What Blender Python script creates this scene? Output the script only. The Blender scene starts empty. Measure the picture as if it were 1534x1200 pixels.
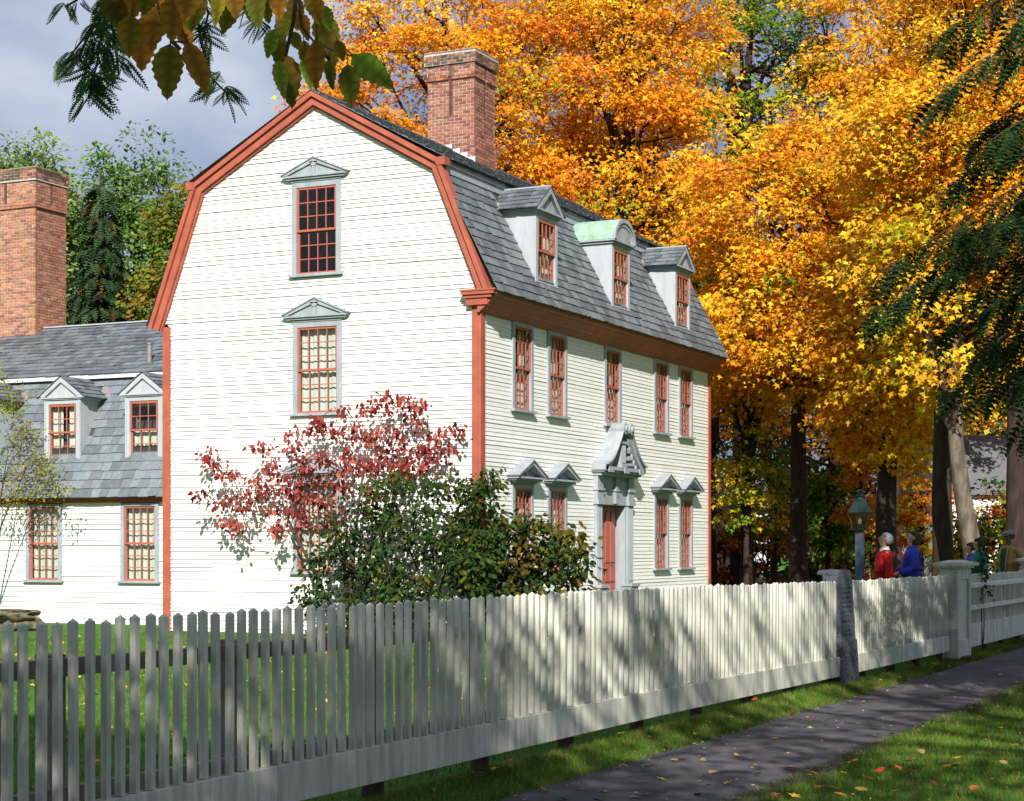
import bpy, bmesh, math, random
import numpy as np
from mathutils import Vector, Matrix

R = math.radians
random.seed(7)
rng = np.random.default_rng(11)
SC = bpy.context.scene
COL = SC.collection

# ------------------------------------------------------------------ camera
F_PX, CX, HY, EYE = 2700.0, 767.0, 820.0, 1.76
YAW = math.atan((2045 - 767) / F_PX)
VX, VY = math.cos(YAW), math.sin(YAW)
RX, RY = VY, -VX
CAMX, CAMY = -31.282, -15.486
cam_d = bpy.data.cameras.new('camera')
cam = bpy.data.objects.new('camera', cam_d)
COL.objects.link(cam)
cam_d.sensor_fit = 'HORIZONTAL'
cam_d.sensor_width = 36.0
cam_d.lens = 36.0 * F_PX / 1534.0
cam_d.shift_y = (HY - 600.0) / 1534.0
cam_d.clip_start = 0.1
cam_d.clip_end = 3000
cam.location = (CAMX, CAMY, EYE)
cam.rotation_euler = (math.pi / 2, 0, YAW - math.pi / 2)
SC.camera = cam

# ------------------------------------------------------------------ light
SUN_H, SUN_E = R(25.0), R(33.5)
LDIR = Vector((math.cos(SUN_E) * math.cos(SUN_H), math.cos(SUN_E) * math.sin(SUN_H), -math.sin(SUN_E)))
sd = bpy.data.lights.new('sun', 'SUN')
sd.energy = 4.0
sd.angle = R(0.53)
sd.color = (1.0, 0.955, 0.875)
so = bpy.data.objects.new('sun', sd)
COL.objects.link(so)
so.rotation_euler = LDIR.to_track_quat('-Z', 'Y').to_euler()
so.location = (-40, -30, 40)

w = bpy.data.worlds.new('World')
SC.world = w
w.use_nodes = True
nt = w.node_tree
nt.nodes.clear()
def wn(t, **k):
    n = nt.nodes.new(t)
    for a, b in k.items(): setattr(n, a, b)
    return n
sky = wn('ShaderNodeTexSky', sky_type='NISHITA')
sky.sun_disc = False
sky.sun_elevation = SUN_E
sky.sun_rotation = math.atan2(-LDIR.x, -LDIR.y)
tc = wn('ShaderNodeTexCoord')
mp = wn('ShaderNodeMapping')
mp.inputs['Scale'].default_value = (1.0, 1.0, 2.6)
mp.inputs['Location'].default_value = (0.35, 0.1, 0.22)
nz = wn('ShaderNodeTexNoise')
nz.inputs['Scale'].default_value = 3.4
nz.inputs['Detail'].default_value = 7
nz.inputs['Roughness'].default_value = 0.52
nz.inputs['Distortion'].default_value = 0.25
cr = wn('ShaderNodeValToRGB')
cr.color_ramp.elements[0].position = 0.38
cr.color_ramp.elements[0].color = (.95, 1.2, 1.9, 1)
cr.color_ramp.elements[1].position = 0.66
cr.color_ramp.elements[1].color = (3.3, 3.65, 4.3, 1)
e = cr.color_ramp.elements.new(0.5)
e.color = (1.85, 2.2, 3.05, 1)
mx = wn('ShaderNodeMix', data_type='RGBA')
mx.inputs['Factor'].default_value = 0.93
bg = wn('ShaderNodeBackground')
bg.inputs['Strength'].default_value = 0.1
wo = wn('ShaderNodeOutputWorld')
L = nt.links.new
L(tc.outputs['Generated'], mp.inputs['Vector'])
L(mp.outputs['Vector'], nz.inputs['Vector'])
L(nz.outputs['Fac'], cr.inputs['Fac'])
L(sky.outputs['Color'], mx.inputs['A'])
L(cr.outputs['Color'], mx.inputs['B'])
L(mx.outputs['Result'], bg.inputs['Color'])
L(bg.outputs['Background'], wo.inputs['Surface'])

vs = SC.view_settings
vs.view_transform = 'Standard'
vs.look = 'None'
vs.exposure = 0.85
vs.gamma = 1.0
vs.use_curve_mapping = False
SC.render.engine = 'CYCLES'
try:
    SC.cycles.max_bounces = 8
    SC.cycles.transparent_max_bounces = 12
    SC.cycles.caustics_reflective = False
    SC.cycles.caustics_refractive = False
except Exception:
    pass

# ------------------------------------------------------------------ helpers
def at(px, py, Z):
    """point seen at photograph pixel (px,py), Z metres in front of the camera plane"""
    l, u = (px - CX) / F_PX, (HY - py) / F_PX
    return Vector((CAMX + Z * (VX + l * RX), CAMY + Z * (VY + l * RY), EYE + Z * u))

def ss(x, a, b):
    t = min(1, max(0, (x - a) / (b - a)))
    return t * t * (3 - 2 * t)

def ground_h(x, y):
    berm = .10 * ss(y, -10.05, -9.72) * (1 - ss(y, -9.2, -8.2)) * (1 - ss(x, -12, -5))
    return berm + 0.3 * ss(x, -9, -5) * (1 - ss(x, 8, 11)) * ss(y, -9.56, -9.32) * (1 - ss(y, -6, -1))

def tag(o, label=None, cat=None, group=None, kind=None):
    if label: o['label'] = label
    if cat: o['category'] = cat
    if group: o['group'] = group
    if kind: o['kind'] = kind
    return o

def thing(name, label, cat, loc=(0, 0, 0), group=None, rz=0):
    o = bpy.data.objects.new(name, None)
    o.empty_display_size = 0.2
    COL.objects.link(o)
    o.location = loc
    o.rotation_euler = (0, 0, rz)
    return tag(o, label, cat, group)

def root_loc(p):
    while p is not None and p.parent is not None: p = p.parent
    return Vector(p.location) if p is not None else Vector((0, 0, 0))

def link(name, me, parent=None, loc=None, rot=None):
    o = bpy.data.objects.new(name, me)
    COL.objects.link(o)
    if parent is not None: o.parent = parent
    if loc is not None: o.location = loc
    if rot is not None: o.rotation_euler = rot
    return o

class MB:
    """collects geometry in world (or local) coordinates and links it as one mesh"""
    def __init__(s): s.v = []; s.f = []; s.smooth = False
    def add(s, vs, fs):
        b = len(s.v)
        s.v += [tuple(q) for q in vs]
        s.f += [tuple(i + b for i in q) for q in fs]
        return s
    HEX = [(0, 3, 2, 1), (4, 5, 6, 7), (0, 1, 5, 4), (1, 2, 6, 5), (2, 3, 7, 6), (3, 0, 4, 7)]
    def hexa(s, p8): return s.add(p8, MB.HEX)
    def box(s, x0, x1, y0, y1, z0, z1):
        return s.hexa([(x0, y0, z0), (x1, y0, z0), (x1, y1, z0), (x0, y1, z0), (x0, y0, z1), (x1, y0, z1), (x1, y1, z1), (x0, y1, z1)])
    def fbox(s, P, u0, u1, n0, n1, z0, z1):
        return s.hexa([P(u, n, z) for z in (z0, z1) for (u, n) in ((u0, n0), (u1, n0), (u1, n1), (u0, n1))])
    def prism(s, P, poly, n0, n1):
        """polygon in (u,z), extruded between n0 and n1"""
        k = len(poly)
        vs_ = [P(u, n0, z) for u, z in poly] + [P(u, n1, z) for u, z in poly]
        fs = [tuple(range(k))[::-1], tuple(range(k, 2 * k))] + [(i, (i + 1) % k, k + (i + 1) % k, k + i) for i in range(k)]
        return s.add(vs_, fs)
    def tube(s, pts, rad, n=8, cap=True):
        pts = [Vector(q) for q in pts]
        if not hasattr(rad, '__len__'): rad = [rad] * len(pts)
        rings = []
        up = Vector((0, 0, 1))
        d0 = (pts[1] - pts[0]).normalized()
        a = d0.cross(up if abs(d0.z) < .95 else Vector((1, 0, 0))).normalized()
        for i, q in enumerate(pts):
            d = (pts[min(i + 1, len(pts) - 1)] - pts[max(i - 1, 0)]).normalized()
            a = (a - d * a.dot(d)).normalized()
            b = d.cross(a)
            rings.append([q + (a * math.cos(2 * math.pi * k / n) + b * math.sin(2 * math.pi * k / n)) * rad[i] for k in range(n)])
        vs_ = [q for r_ in rings for q in r_]
        fs = [(i * n + k, i * n + (k + 1) % n, (i + 1) * n + (k + 1) % n, (i + 1) * n + k) for i in range(len(pts) - 1) for k in range(n)]
        if cap: fs += [tuple(range(n))[::-1], tuple(range((len(pts) - 1) * n, len(pts) * n))]
        return s.add(vs_, fs)
    def lathe(s, c, prof, n=16, sx=1, sy=1):
        c = Vector(c)
        vs_ = [c + Vector((r_ * sx * math.cos(2 * math.pi * k / n), r_ * sy * math.sin(2 * math.pi * k / n), z)) for r_, z in prof for k in range(n)]
        m = len(prof)
        fs = [(i * n + k, i * n + (k + 1) % n, (i + 1) * n + (k + 1) % n, (i + 1) * n + k) for i in range(m - 1) for k in range(n)]
        fs += [tuple(range(n))[::-1], tuple(range((m - 1) * n, m * n))]
        return s.add(vs_, fs)
    def mesh(s, name, org=(0, 0, 0), recalc=True):
        org = Vector(org)
        me = bpy.data.meshes.new(name)
        me.from_pydata([Vector(q) - org for q in s.v], [], s.f)
        if recalc:
            bm = bmesh.new(); bm.from_mesh(me)
            bmesh.ops.recalc_face_normals(bm, faces=bm.faces)
            bm.to_mesh(me); bm.free()
        if s.smooth: me.polygons.foreach_set('use_smooth', [True] * len(me.polygons))
        return me
    def build(s, name, mat, parent=None, recalc=True, org=None, bevel=0):
        if org is None: org = root_loc(parent)
        me = s.mesh(name, org, recalc)
        me.materials.append(M[mat])
        o = link(name, me, parent)
        if parent is None: o.location = org
        if bevel:
            bv = o.modifiers.new('bevel', 'BEVEL'); bv.width = bevel; bv.segments = 2; bv.limit_method = 'ANGLE'
        return o

def pieces(parent, name, mat, items, size, cap=300, joined_name=None):
    """items: list of MB, the `cap` largest become objects, the rest one joined part (stuff)"""
    order = sorted(range(len(items)), key=lambda i: -size(i))
    for i in order[:cap]: items[i].build(name, mat, parent)
    if len(order) > cap:
        j = MB()
        for i in order[cap:]: j.add(items[i].v, items[i].f)
        tag(j.build(joined_name or name + '_rest', mat, parent), kind='stuff')

# ------------------------------------------------------------------ materials
M = {}
def mat(name, base=(.5, .5, .5), rough=.7, var=0.0, scale=6.0, bump=0.0, bscale=40.0, second=None, piece=0.0, spec=0.3, metal=0.0,
        stretch=(1, 1, 1), coord='Object', th=(.4, .65), detail=6, hue=0.0):
    m = bpy.data.materials.new(name); m.use_nodes = True
    t = m.node_tree; N = t.nodes; b = N['Principled BSDF']; lk = t.links.new
    b.inputs['Roughness'].default_value = rough
    b.inputs['Metallic'].default_value = metal
    if 'Specular IOR Level' in b.inputs: b.inputs['Specular IOR Level'].default_value = spec
    tcn = N.new('ShaderNodeTexCoord'); mpn = N.new('ShaderNodeMapping'); mpn.inputs['Scale'].default_value = stretch
    lk(tcn.outputs[coord], mpn.inputs['Vector'])
    n1 = N.new('ShaderNodeTexNoise'); n1.inputs['Scale'].default_value = scale; n1.inputs['Detail'].default_value = detail
    n1.inputs['Roughness'].default_value = .6
    lk(mpn.outputs['Vector'], n1.inputs['Vector'])
    rp = N.new('ShaderNodeValToRGB')
    sec = second if second else tuple(c * (1 - var) for c in base)
    rp.color_ramp.elements[0].position = th[0]; rp.color_ramp.elements[0].color = (*sec, 1)
    rp.color_ramp.elements[1].position = th[1]; rp.color_ramp.elements[1].color = (*base, 1)
    lk(n1.outputs['Fac'], rp.inputs['Fac'])
    out = rp.outputs['Color']
    if piece:
        oi = N.new('ShaderNodeObjectInfo'); ge = N.new('ShaderNodeNewGeometry')
        ad = N.new('ShaderNodeMath'); ad.operation = 'ADD'
        fr = N.new('ShaderNodeMath'); fr.operation = 'FRACT'
        lk(oi.outputs['Random'], ad.inputs[0]); lk(ge.outputs['Random Per Island'], ad.inputs[1]); lk(ad.outputs[0], fr.inputs[0])
        mr = N.new('ShaderNodeMapRange'); mr.inputs['To Min'].default_value = 1 - piece; mr.inputs['To Max'].default_value = 1 + piece
        lk(fr.outputs[0], mr.inputs['Value'])
        hs = N.new('ShaderNodeHueSaturation')
        lk(mr.outputs['Result'], hs.inputs['Value']); lk(out, hs.inputs['Color'])
        if hue:
            m2 = N.new('ShaderNodeMath'); m2.operation = 'MULTIPLY'; m2.inputs[1].default_value = 7.31
            f2 = N.new('ShaderNodeMath'); f2.operation = 'FRACT'
            lk(fr.outputs[0], m2.inputs[0]); lk(m2.outputs[0], f2.inputs[0])
            mh = N.new('ShaderNodeMapRange'); mh.inputs['To Min'].default_value = .5 - hue; mh.inputs['To Max'].default_value = .5 + hue
            lk(f2.outputs[0], mh.inputs['Value']); lk(mh.outputs['Result'], hs.inputs['Hue'])
        out = hs.outputs['Color']
    lk(out, b.inputs['Base Color'])
    if bump:
        n2 = N.new('ShaderNodeTexNoise'); n2.inputs['Scale'].default_value = bscale; n2.inputs['Detail'].default_value = 5
        lk(mpn.outputs['Vector'], n2.inputs['Vector'])
        bp = N.new('ShaderNodeBump'); bp.inputs['Strength'].default_value = min(1, bump); bp.inputs['Distance'].default_value = .02
        lk(n2.outputs['Fac'], bp.inputs['Height']); lk(bp.outputs['Normal'], b.inputs['Normal'])
    M[name] = m
    return m

mat('white_paint', (.78, .78, .745), .55, scale=3, second=(.68, .675, .63), th=(.28, .5), bump=.15, bscale=30, stretch=(1, 1, 5), piece=.04)
mat('wall_sheathing', (.30, .28, .24), .9, var=.2)
mat('red_trim', (.42, .112, .07), .6, var=.22, scale=3, bump=.1, bscale=25)
mat('sash_red', (.44, .12, .075), .5, var=.1, scale=8)
mat('grey_trim', (.36, .39, .43), .6, var=.22, scale=5, bump=.25, bscale=30, stretch=(1, 1, .3))
mat('pale_trim', (.44, .47, .51), .6, var=.15, scale=5, bump=.2, bscale=30, stretch=(1, 1, .3))
mat('slate', (.150, .170, .188), .55, var=.25, scale=9, bump=.35, bscale=30, piece=.36, hue=.03, spec=.4)
mat('pale_slate', (.185, .21, .235), .5, var=.22, scale=9, bump=.35, bscale=30, piece=.26, hue=.03, spec=.4)
mat('roof_base', (.06, .065, .07), .8, var=.2)
mat('copper_green', (.33, .52, .43), .6, var=.3, scale=5, second=(.26, .38, .28), bump=.1)
mat('rust_metal', (.36, .33, .29), .6, second=(.38, .16, .07), scale=8)
mat('brick', (.36, .155, .10), .85, second=(.27, .10, .07), scale=14, bump=.5, bscale=60, piece=.38, hue=.012)
mat('brick_orange', (.44, .205, .125), .85, second=(.34, .14, .085), scale=14, bump=.5, bscale=60, piece=.36, hue=.012)
mat('sooty_brick', (.17, .10, .07), .9, second=(.10, .065, .05), scale=10, bump=.5, bscale=60, piece=.35)  # chimney tops, and the dark fill of the chimney slots
mat('mortar', (.58, .54, .47), .95, var=.35, scale=10, bump=.4)
mat('flashing', (.72, .74, .76), .4, var=.15, scale=5)
mat('door_red', (.43, .12, .08), .5, var=.15, scale=6)
mat('curtain', (.87, .86, .81), .9, var=.12, scale=3)
mat('iron', (.015, .015, .016), .5, var=.2)
mat('granite', (.125, .145, .18), .85, second=(.06, .07, .09), scale=45, bump=.6, bscale=60, th=(.42, .58))
mat('granite_rough', (.10, .11, .135), .95, second=(.03, .035, .045), scale=30, bump=1, bscale=25, th=(.42, .58))
mat('inscription', (.02, .022, .028), .9, var=.2)
mat('fence_paint', (.70, .685, .60), .6, second=(.44, .44, .36), scale=2.2, th=(.34, .62), bump=.2, bscale=25, stretch=(6, 6, .8), piece=.07)
mat('fence_wood', (.30, .27, .23), .8, second=(.2, .17, .14), scale=5, bump=.3)
mat('brown_stub', (.085, .045, .035), .9, second=(.045, .028, .022), scale=14, bump=.6)
mat('lamp_green', (.035, .075, .07), .4, var=.25, scale=12, metal=.3)
mat('lamp_post_paint', (.11, .145, .21), .55, var=.2, scale=6, bump=.2)
mat('bark', (.055, .033, .026), .95, second=(.027, .017, .014), scale=9, bump=1, bscale=14, stretch=(1, 1, .25))
mat('grey_bark', (.19, .155, .12), .95, second=(.08, .065, .05), scale=6, bump=1, bscale=12, stretch=(1, 1, .35))
mat('twig', (.085, .055, .04), .9, var=.3)
mat('stone', (.20, .165, .11), .95, second=(.06, .055, .04), scale=5, bump=1, bscale=9, th=(.38, .62))
mat('pot_metal', (.32, .30, .27), .5, var=.2, metal=.4)
mat('skin', (.56, .32, .23), .55, var=.06)
mat('skin_brown', (.17, .085, .055), .55, var=.06)
mat('red_wool', (.52, .012, .016), .85, var=.15, scale=14, bump=.2)
mat('blue_cloth', (.045, .06, .50), .7, var=.2, scale=9, bump=.3, bscale=14)
mat('teal_quilt', (.012, .19, .16), .55, var=.25, scale=9, bump=.3, bscale=14)
mat('tan_cloth', (.40, .255, .10), .85, var=.15, scale=14, bump=.2)
mat('green_knit', (.01, .085, .05), .9, var=.2)
mat('dark_cloth', (.03, .03, .04), .9, var=.2)
mat('white_cloth', (.75, .74, .72), .8, var=.05)
mat('grey_tweed', (.21, .22, .23), .9, var=.3, scale=40)
mat('white_hair', (.66, .65, .63), .7, var=.2, scale=20, stretch=(1, 1, .3), bump=.4)
mat('brown_hair', (.075, .03, .018), .6, var=.3, scale=20, stretch=(1, 1, .3), bump=.4)
mat('black_hair', (.018, .014, .012), .6, var=.3, scale=20, bump=.4)
mat('eye', (.02, .015, .012), .3)
mat('far_white', (.70, .71, .70), .7, var=.06)
mat('far_roof', (.14, .145, .16), .8, var=.2)
mat('far_shutter', (.05, .05, .055), .7)
mat('asphalt', (.118, .110, .118), .88, second=(.066, .061, .068), scale=1.6, bump=.55, bscale=160, th=(.35, .66))

def leaf_mat(name, trans=.35, rough=.7, spec=.08):
    m = bpy.data.materials.new(name); m.use_nodes = True
    t = m.node_tree; N = t.nodes; lk = t.links.new
    b = N['Principled BSDF']; o = N['Material Output']
    at_ = N.new('ShaderNodeAttribute'); at_.attribute_name = 'Col'
    b.inputs['Roughness'].default_value = rough
    if 'Specular IOR Level' in b.inputs: b.inputs['Specular IOR Level'].default_value = spec
    tr = N.new('ShaderNodeBsdfTranslucent'); mxs = N.new('ShaderNodeMixShader'); mxs.inputs[0].default_value = trans
    lk(at_.outputs['Color'], b.inputs['Base Color']); lk(at_.outputs['Color'], tr.inputs['Color'])
    lk(b.outputs[0], mxs.inputs[1]); lk(tr.outputs[0], mxs.inputs[2]); lk(mxs.outputs[0], o.inputs['Surface'])
    M[name] = m
leaf_mat('leaf', .45)
leaf_mat('needle', .15, .6)
leaf_mat('grass_blade', .3, .6)
leaf_mat('litter', .1, .8)

def glass_mat(name, tint, refl=1.0, rough=.01):
    m = bpy.data.materials.new(name); m.use_nodes = True
    t = m.node_tree; N = t.nodes; lk = t.links.new; o = N['Material Output']
    N.remove(N['Principled BSDF'])
    tr = N.new('ShaderNodeBsdfTransparent'); tr.inputs[0].default_value = (*tint, 1)
    gl = N.new('ShaderNodeBsdfGlossy'); gl.inputs['Roughness'].default_value = rough
    fr = N.new('ShaderNodeFresnel'); fr.inputs['IOR'].default_value = 1.65
    nzn = N.new('ShaderNodeTexNoise'); nzn.inputs['Scale'].default_value = 3.0
    bp = N.new('ShaderNodeBump'); bp.inputs['Strength'].default_value = .12; bp.inputs['Distance'].default_value = .03
    tcn = N.new('ShaderNodeTexCoord'); lk(tcn.outputs['Object'], nzn.inputs['Vector'])
    lk(nzn.outputs['Fac'], bp.inputs['Height']); lk(bp.outputs['Normal'], gl.inputs['Normal'])
    mxs = N.new('ShaderNodeMixShader')
    ge = N.new('ShaderNodeNewGeometry'); inv = N.new('ShaderNodeMath'); inv.operation = 'SUBTRACT'; inv.inputs[0].default_value = 1
    mul = N.new('ShaderNodeMath'); mul.operation = 'MULTIPLY'
    lk(ge.outputs['Backfacing'], inv.inputs[1]); lk(inv.outputs[0], mul.inputs[0]); lk(fr.outputs[0], mul.inputs[1])
    lk(mul.outputs[0], mxs.inputs[0]); lk(tr.outputs[0], mxs.inputs[1]); lk(gl.outputs[0], mxs.inputs[2]); lk(mxs.outputs[0], o.inputs['Surface'])
    M[name] = m
glass_mat('pane_glass', (.86, .90, .88))
glass_mat('lamp_glass', (.80, .82, .66))

def ground_mat(name, cols, scale, bump=.6, bscale=60):
    m = bpy.data.materials.new(name); m.use_nodes = True
    t = m.node_tree; N = t.nodes; b = N['Principled BSDF']; lk = t.links.new
    b.inputs['Roughness'].default_value = .95
    if 'Specular IOR Level' in b.inputs: b.inputs['Specular IOR Level'].default_value = .1
    tcn = N.new('ShaderNodeTexCoord')
    n1 = N.new('ShaderNodeTexNoise'); n1.inputs['Scale'].default_value = scale; n1.inputs['Detail'].default_value = 9; n1.inputs['Roughness'].default_value = .7
    lk(tcn.outputs['Object'], n1.inputs['Vector'])
    rp = N.new('ShaderNodeValToRGB')
    els = rp.color_ramp.elements
    k = len(cols)
    els[0].position = .3; els[0].color = (*cols[0], 1)
    els[1].position = .7; els[1].color = (*cols[-1], 1)
    for i in range(1, k - 1):
        q = els.new(.3 + .4 * i / (k - 1)); q.color = (*cols[i], 1)
    lk(n1.outputs['Fac'], rp.inputs['Fac']); lk(rp.outputs['Color'], b.inputs['Base Color'])
    n2 = N.new('ShaderNodeTexNoise'); n2.inputs['Scale'].default_value = bscale; n2.inputs['Detail'].default_value = 4
    lk(tcn.outputs['Object'], n2.inputs['Vector'])
    bp = N.new('ShaderNodeBump'); bp.inputs['Strength'].default_value = bump; bp.inputs['Distance'].default_value = .03
    lk(n2.outputs['Fac'], bp.inputs['Height']); lk(bp.outputs['Normal'], b.inputs['Normal'])
    M[name] = m
ground_mat('lawn', [(.045, .115, .014), (.065, .17, .018), (.085, .19, .022), (.11, .17, .03)], 1.2)
ground_mat('forest_floor', [(.03, .018, .012), (.085, .035, .016), (.14, .06, .022), (.05, .03, .018)], 7.0)
# ------------------------------------------------------------------ ground, path
def nonuni(a, b, c0, fine, n_out, far):
    core = list(np.arange(a, b + 1e-6, fine))
    out = [b + far * ((k / n_out) ** 2.2) + .001 for k in range(1, n_out + 1)]
    inn = [a - far * ((k / n_out) ** 2.2) - .001 for k in range(n_out, 0, -1)]
    return inn + core + out
gx = nonuni(-46, 20, 0, .6, 16, 700)
gy = nonuni(-24, 14, 0, .5, 16, 700)
gy = sorted(gy + [-10.05, -9.94, -9.83, -9.72, -9.56, -9.44, -9.32, -9.2])
gv = [(x, y, ground_h(x, y)) for y in gy for x in gx]
nx = len(gx)
gf = [(j * nx + i, j * nx + i + 1, (j + 1) * nx + i + 1, (j + 1) * nx + i) for j in range(len(gy) - 1) for i in range(nx - 1)]
g = MB().add(gv, gf); g.smooth = True
tag(g.build('lawn_ground', 'lawn', recalc=False), kind='structure')

ff = MB()
n = 40
for i in range(n):
    a = 2 * math.pi * i / n
    ff.v.append((52 + 38 * math.cos(a) * (1 + .08 * math.sin(5 * a)), 16 + 38 * math.sin(a) * (1 + .08 * math.cos(3 * a)), .006))
ff.f = [tuple(range(n))]
tag(ff.build('leaf_covered_ground', 'forest_floor', recalc=False), kind='structure')

# asphalt path with a ragged edge, runs along the fence
PATH_L, PATH_R = -10.02, -11.64
pv, pf = [], []
xs = np.arange(-44, 60, .18)
for i, x in enumerate(xs):
    jl = .05 * math.sin(x * 1.3) + .035 * math.sin(x * 4.1 + 1) + random.uniform(-.03, .03) + (.10 if x < -22 else 0)
    jr = .06 * math.sin(x * .9 + 2) + .035 * math.sin(x * 3.7) + random.uniform(-.03, .03)
    pv += [(x, PATH_L + jl, .006), (x, (PATH_L + PATH_R) / 2, .018), (x, PATH_R + jr, .006)]
    if i: b = 3 * i; pf += [(b - 3, b - 2, b + 1, b), (b - 2, b - 1, b + 2, b + 1)]
pm = MB().add(pv, pf); pm.smooth = True
tag(pm.build('path', 'asphalt'), kind='structure')
# ------------------------------------------------------------------ building helpers
def frame(ox, oy, ux, uy, nx_, ny_):
    return lambda u, n, z: Vector((ox + u * ux + n * nx_, oy + u * uy + n * ny_, z))

def clap_segments(course, z_top, left, right, holes, z0=0.0):
    """list of (z0,z1,uL0,uR0,uL1,uR1) board pieces with openings left out"""
    segs = []
    k = 0
    while z0 + k * course < z_top - .01:
        a = z0 + k * course; b = min(a + course, z_top); k += 1
        L0, L1, R0, R1 = left(a), left(b), right(a), right(b)
        if R0 - L0 < .05: continue
        cuts = sorted([(h[0], h[1]) for h in holes if h[2] < b - .3 * course and h[3] > a + .3 * course])
        cur = (L0, L1)
        for c0, c1 in cuts:
            if c0 > cur[0] + .03: segs.append((a, b, cur[0], c0, cur[1], c0))
            cur = (max(c1, cur[0]), max(c1, cur[1]))
        if R0 > cur[0] + .03: segs.append((a, b, cur[0], R0, cur[1], max(R1, cur[1])))
    return segs

def clap_wall(root, name, P, segs, mat_name, cap, butt=.02, split=None):
    back = MB()
    for a, b, l0, r0, l1, r1 in segs:
        back.add([P(l0, -.03, a), P(r0, -.03, a), P(r1, -.03, b), P(l1, -.03, b)], [(0, 1, 2, 3)])
    wall = back.build(name, 'wall_sheathing', root, recalc=False)
    items, ln = [], []
    for a, b, l0, r0, l1, r1 in segs:
        cutsu = [0.0]
        if split and r0 - l0 > split:
            t = random.uniform(.25, .75); cutsu.append(t)
        cutsu.append(1.0)
        for t0, t1 in zip(cutsu[:-1], cutsu[1:]):
            g_ = .0015
            q = lambda l, r, t: l + (r - l) * t
            A0, A1 = q(l0, r0, t0) + (g_ if t0 else 0), q(l0, r0, t1) - (g_ if t1 < 1 else 0)
            B0, B1 = q(l1, r1, t0) + (g_ if t0 else 0), q(l1, r1, t1) - (g_ if t1 < 1 else 0)
            dz = random.uniform(-.005, .005); bt = butt * random.uniform(.75, 1.3)
            m = MB()
            m.hexa([P(A0, -.02, a + dz), P(A1, -.02, a + dz), P(A1, bt, a + dz), P(A0, bt, a + dz),
                    P(B0, -.02, b + .012), P(B1, -.02, b + .012), P(B1, .004, b + .012), P(B0, .004, b + .012)])
            items.append(m); ln.append(A1 - A0)
    pieces(wall, 'clapboard', mat_name, items, lambda i: ln[i], cap, 'clapboard_courses')
    return wall

PANE_CACHE = {}
def pane_mesh(w_, h_, P):
    u = P(1, 0, 0) - P(0, 0, 0); nn = P(0, 1, 0) - P(0, 0, 0)
    key = (round(w_, 3), round(h_, 3), round(u.x, 2), round(u.y, 2))
    if key not in PANE_CACHE:
        m = MB()
        p0 = lambda a, b, c: u * a + nn * b + Vector((0, 0, c))
        m.hexa([p0(*q) for q in ((-w_ / 2, -.002, -h_ / 2), (w_ / 2, -.002, -h_ / 2), (w_ / 2, .002, -h_ / 2), (-w_ / 2, .002, -h_ / 2),
                                 (-w_ / 2, -.002, h_ / 2), (w_ / 2, -.002, h_ / 2), (w_ / 2, .002, h_ / 2), (-w_ / 2, .002, h_ / 2))])
        me = m.mesh('pane'); me.materials.append(M['pane_glass'])
        PANE_CACHE[key] = me
    return PANE_CACHE[key]

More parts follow.
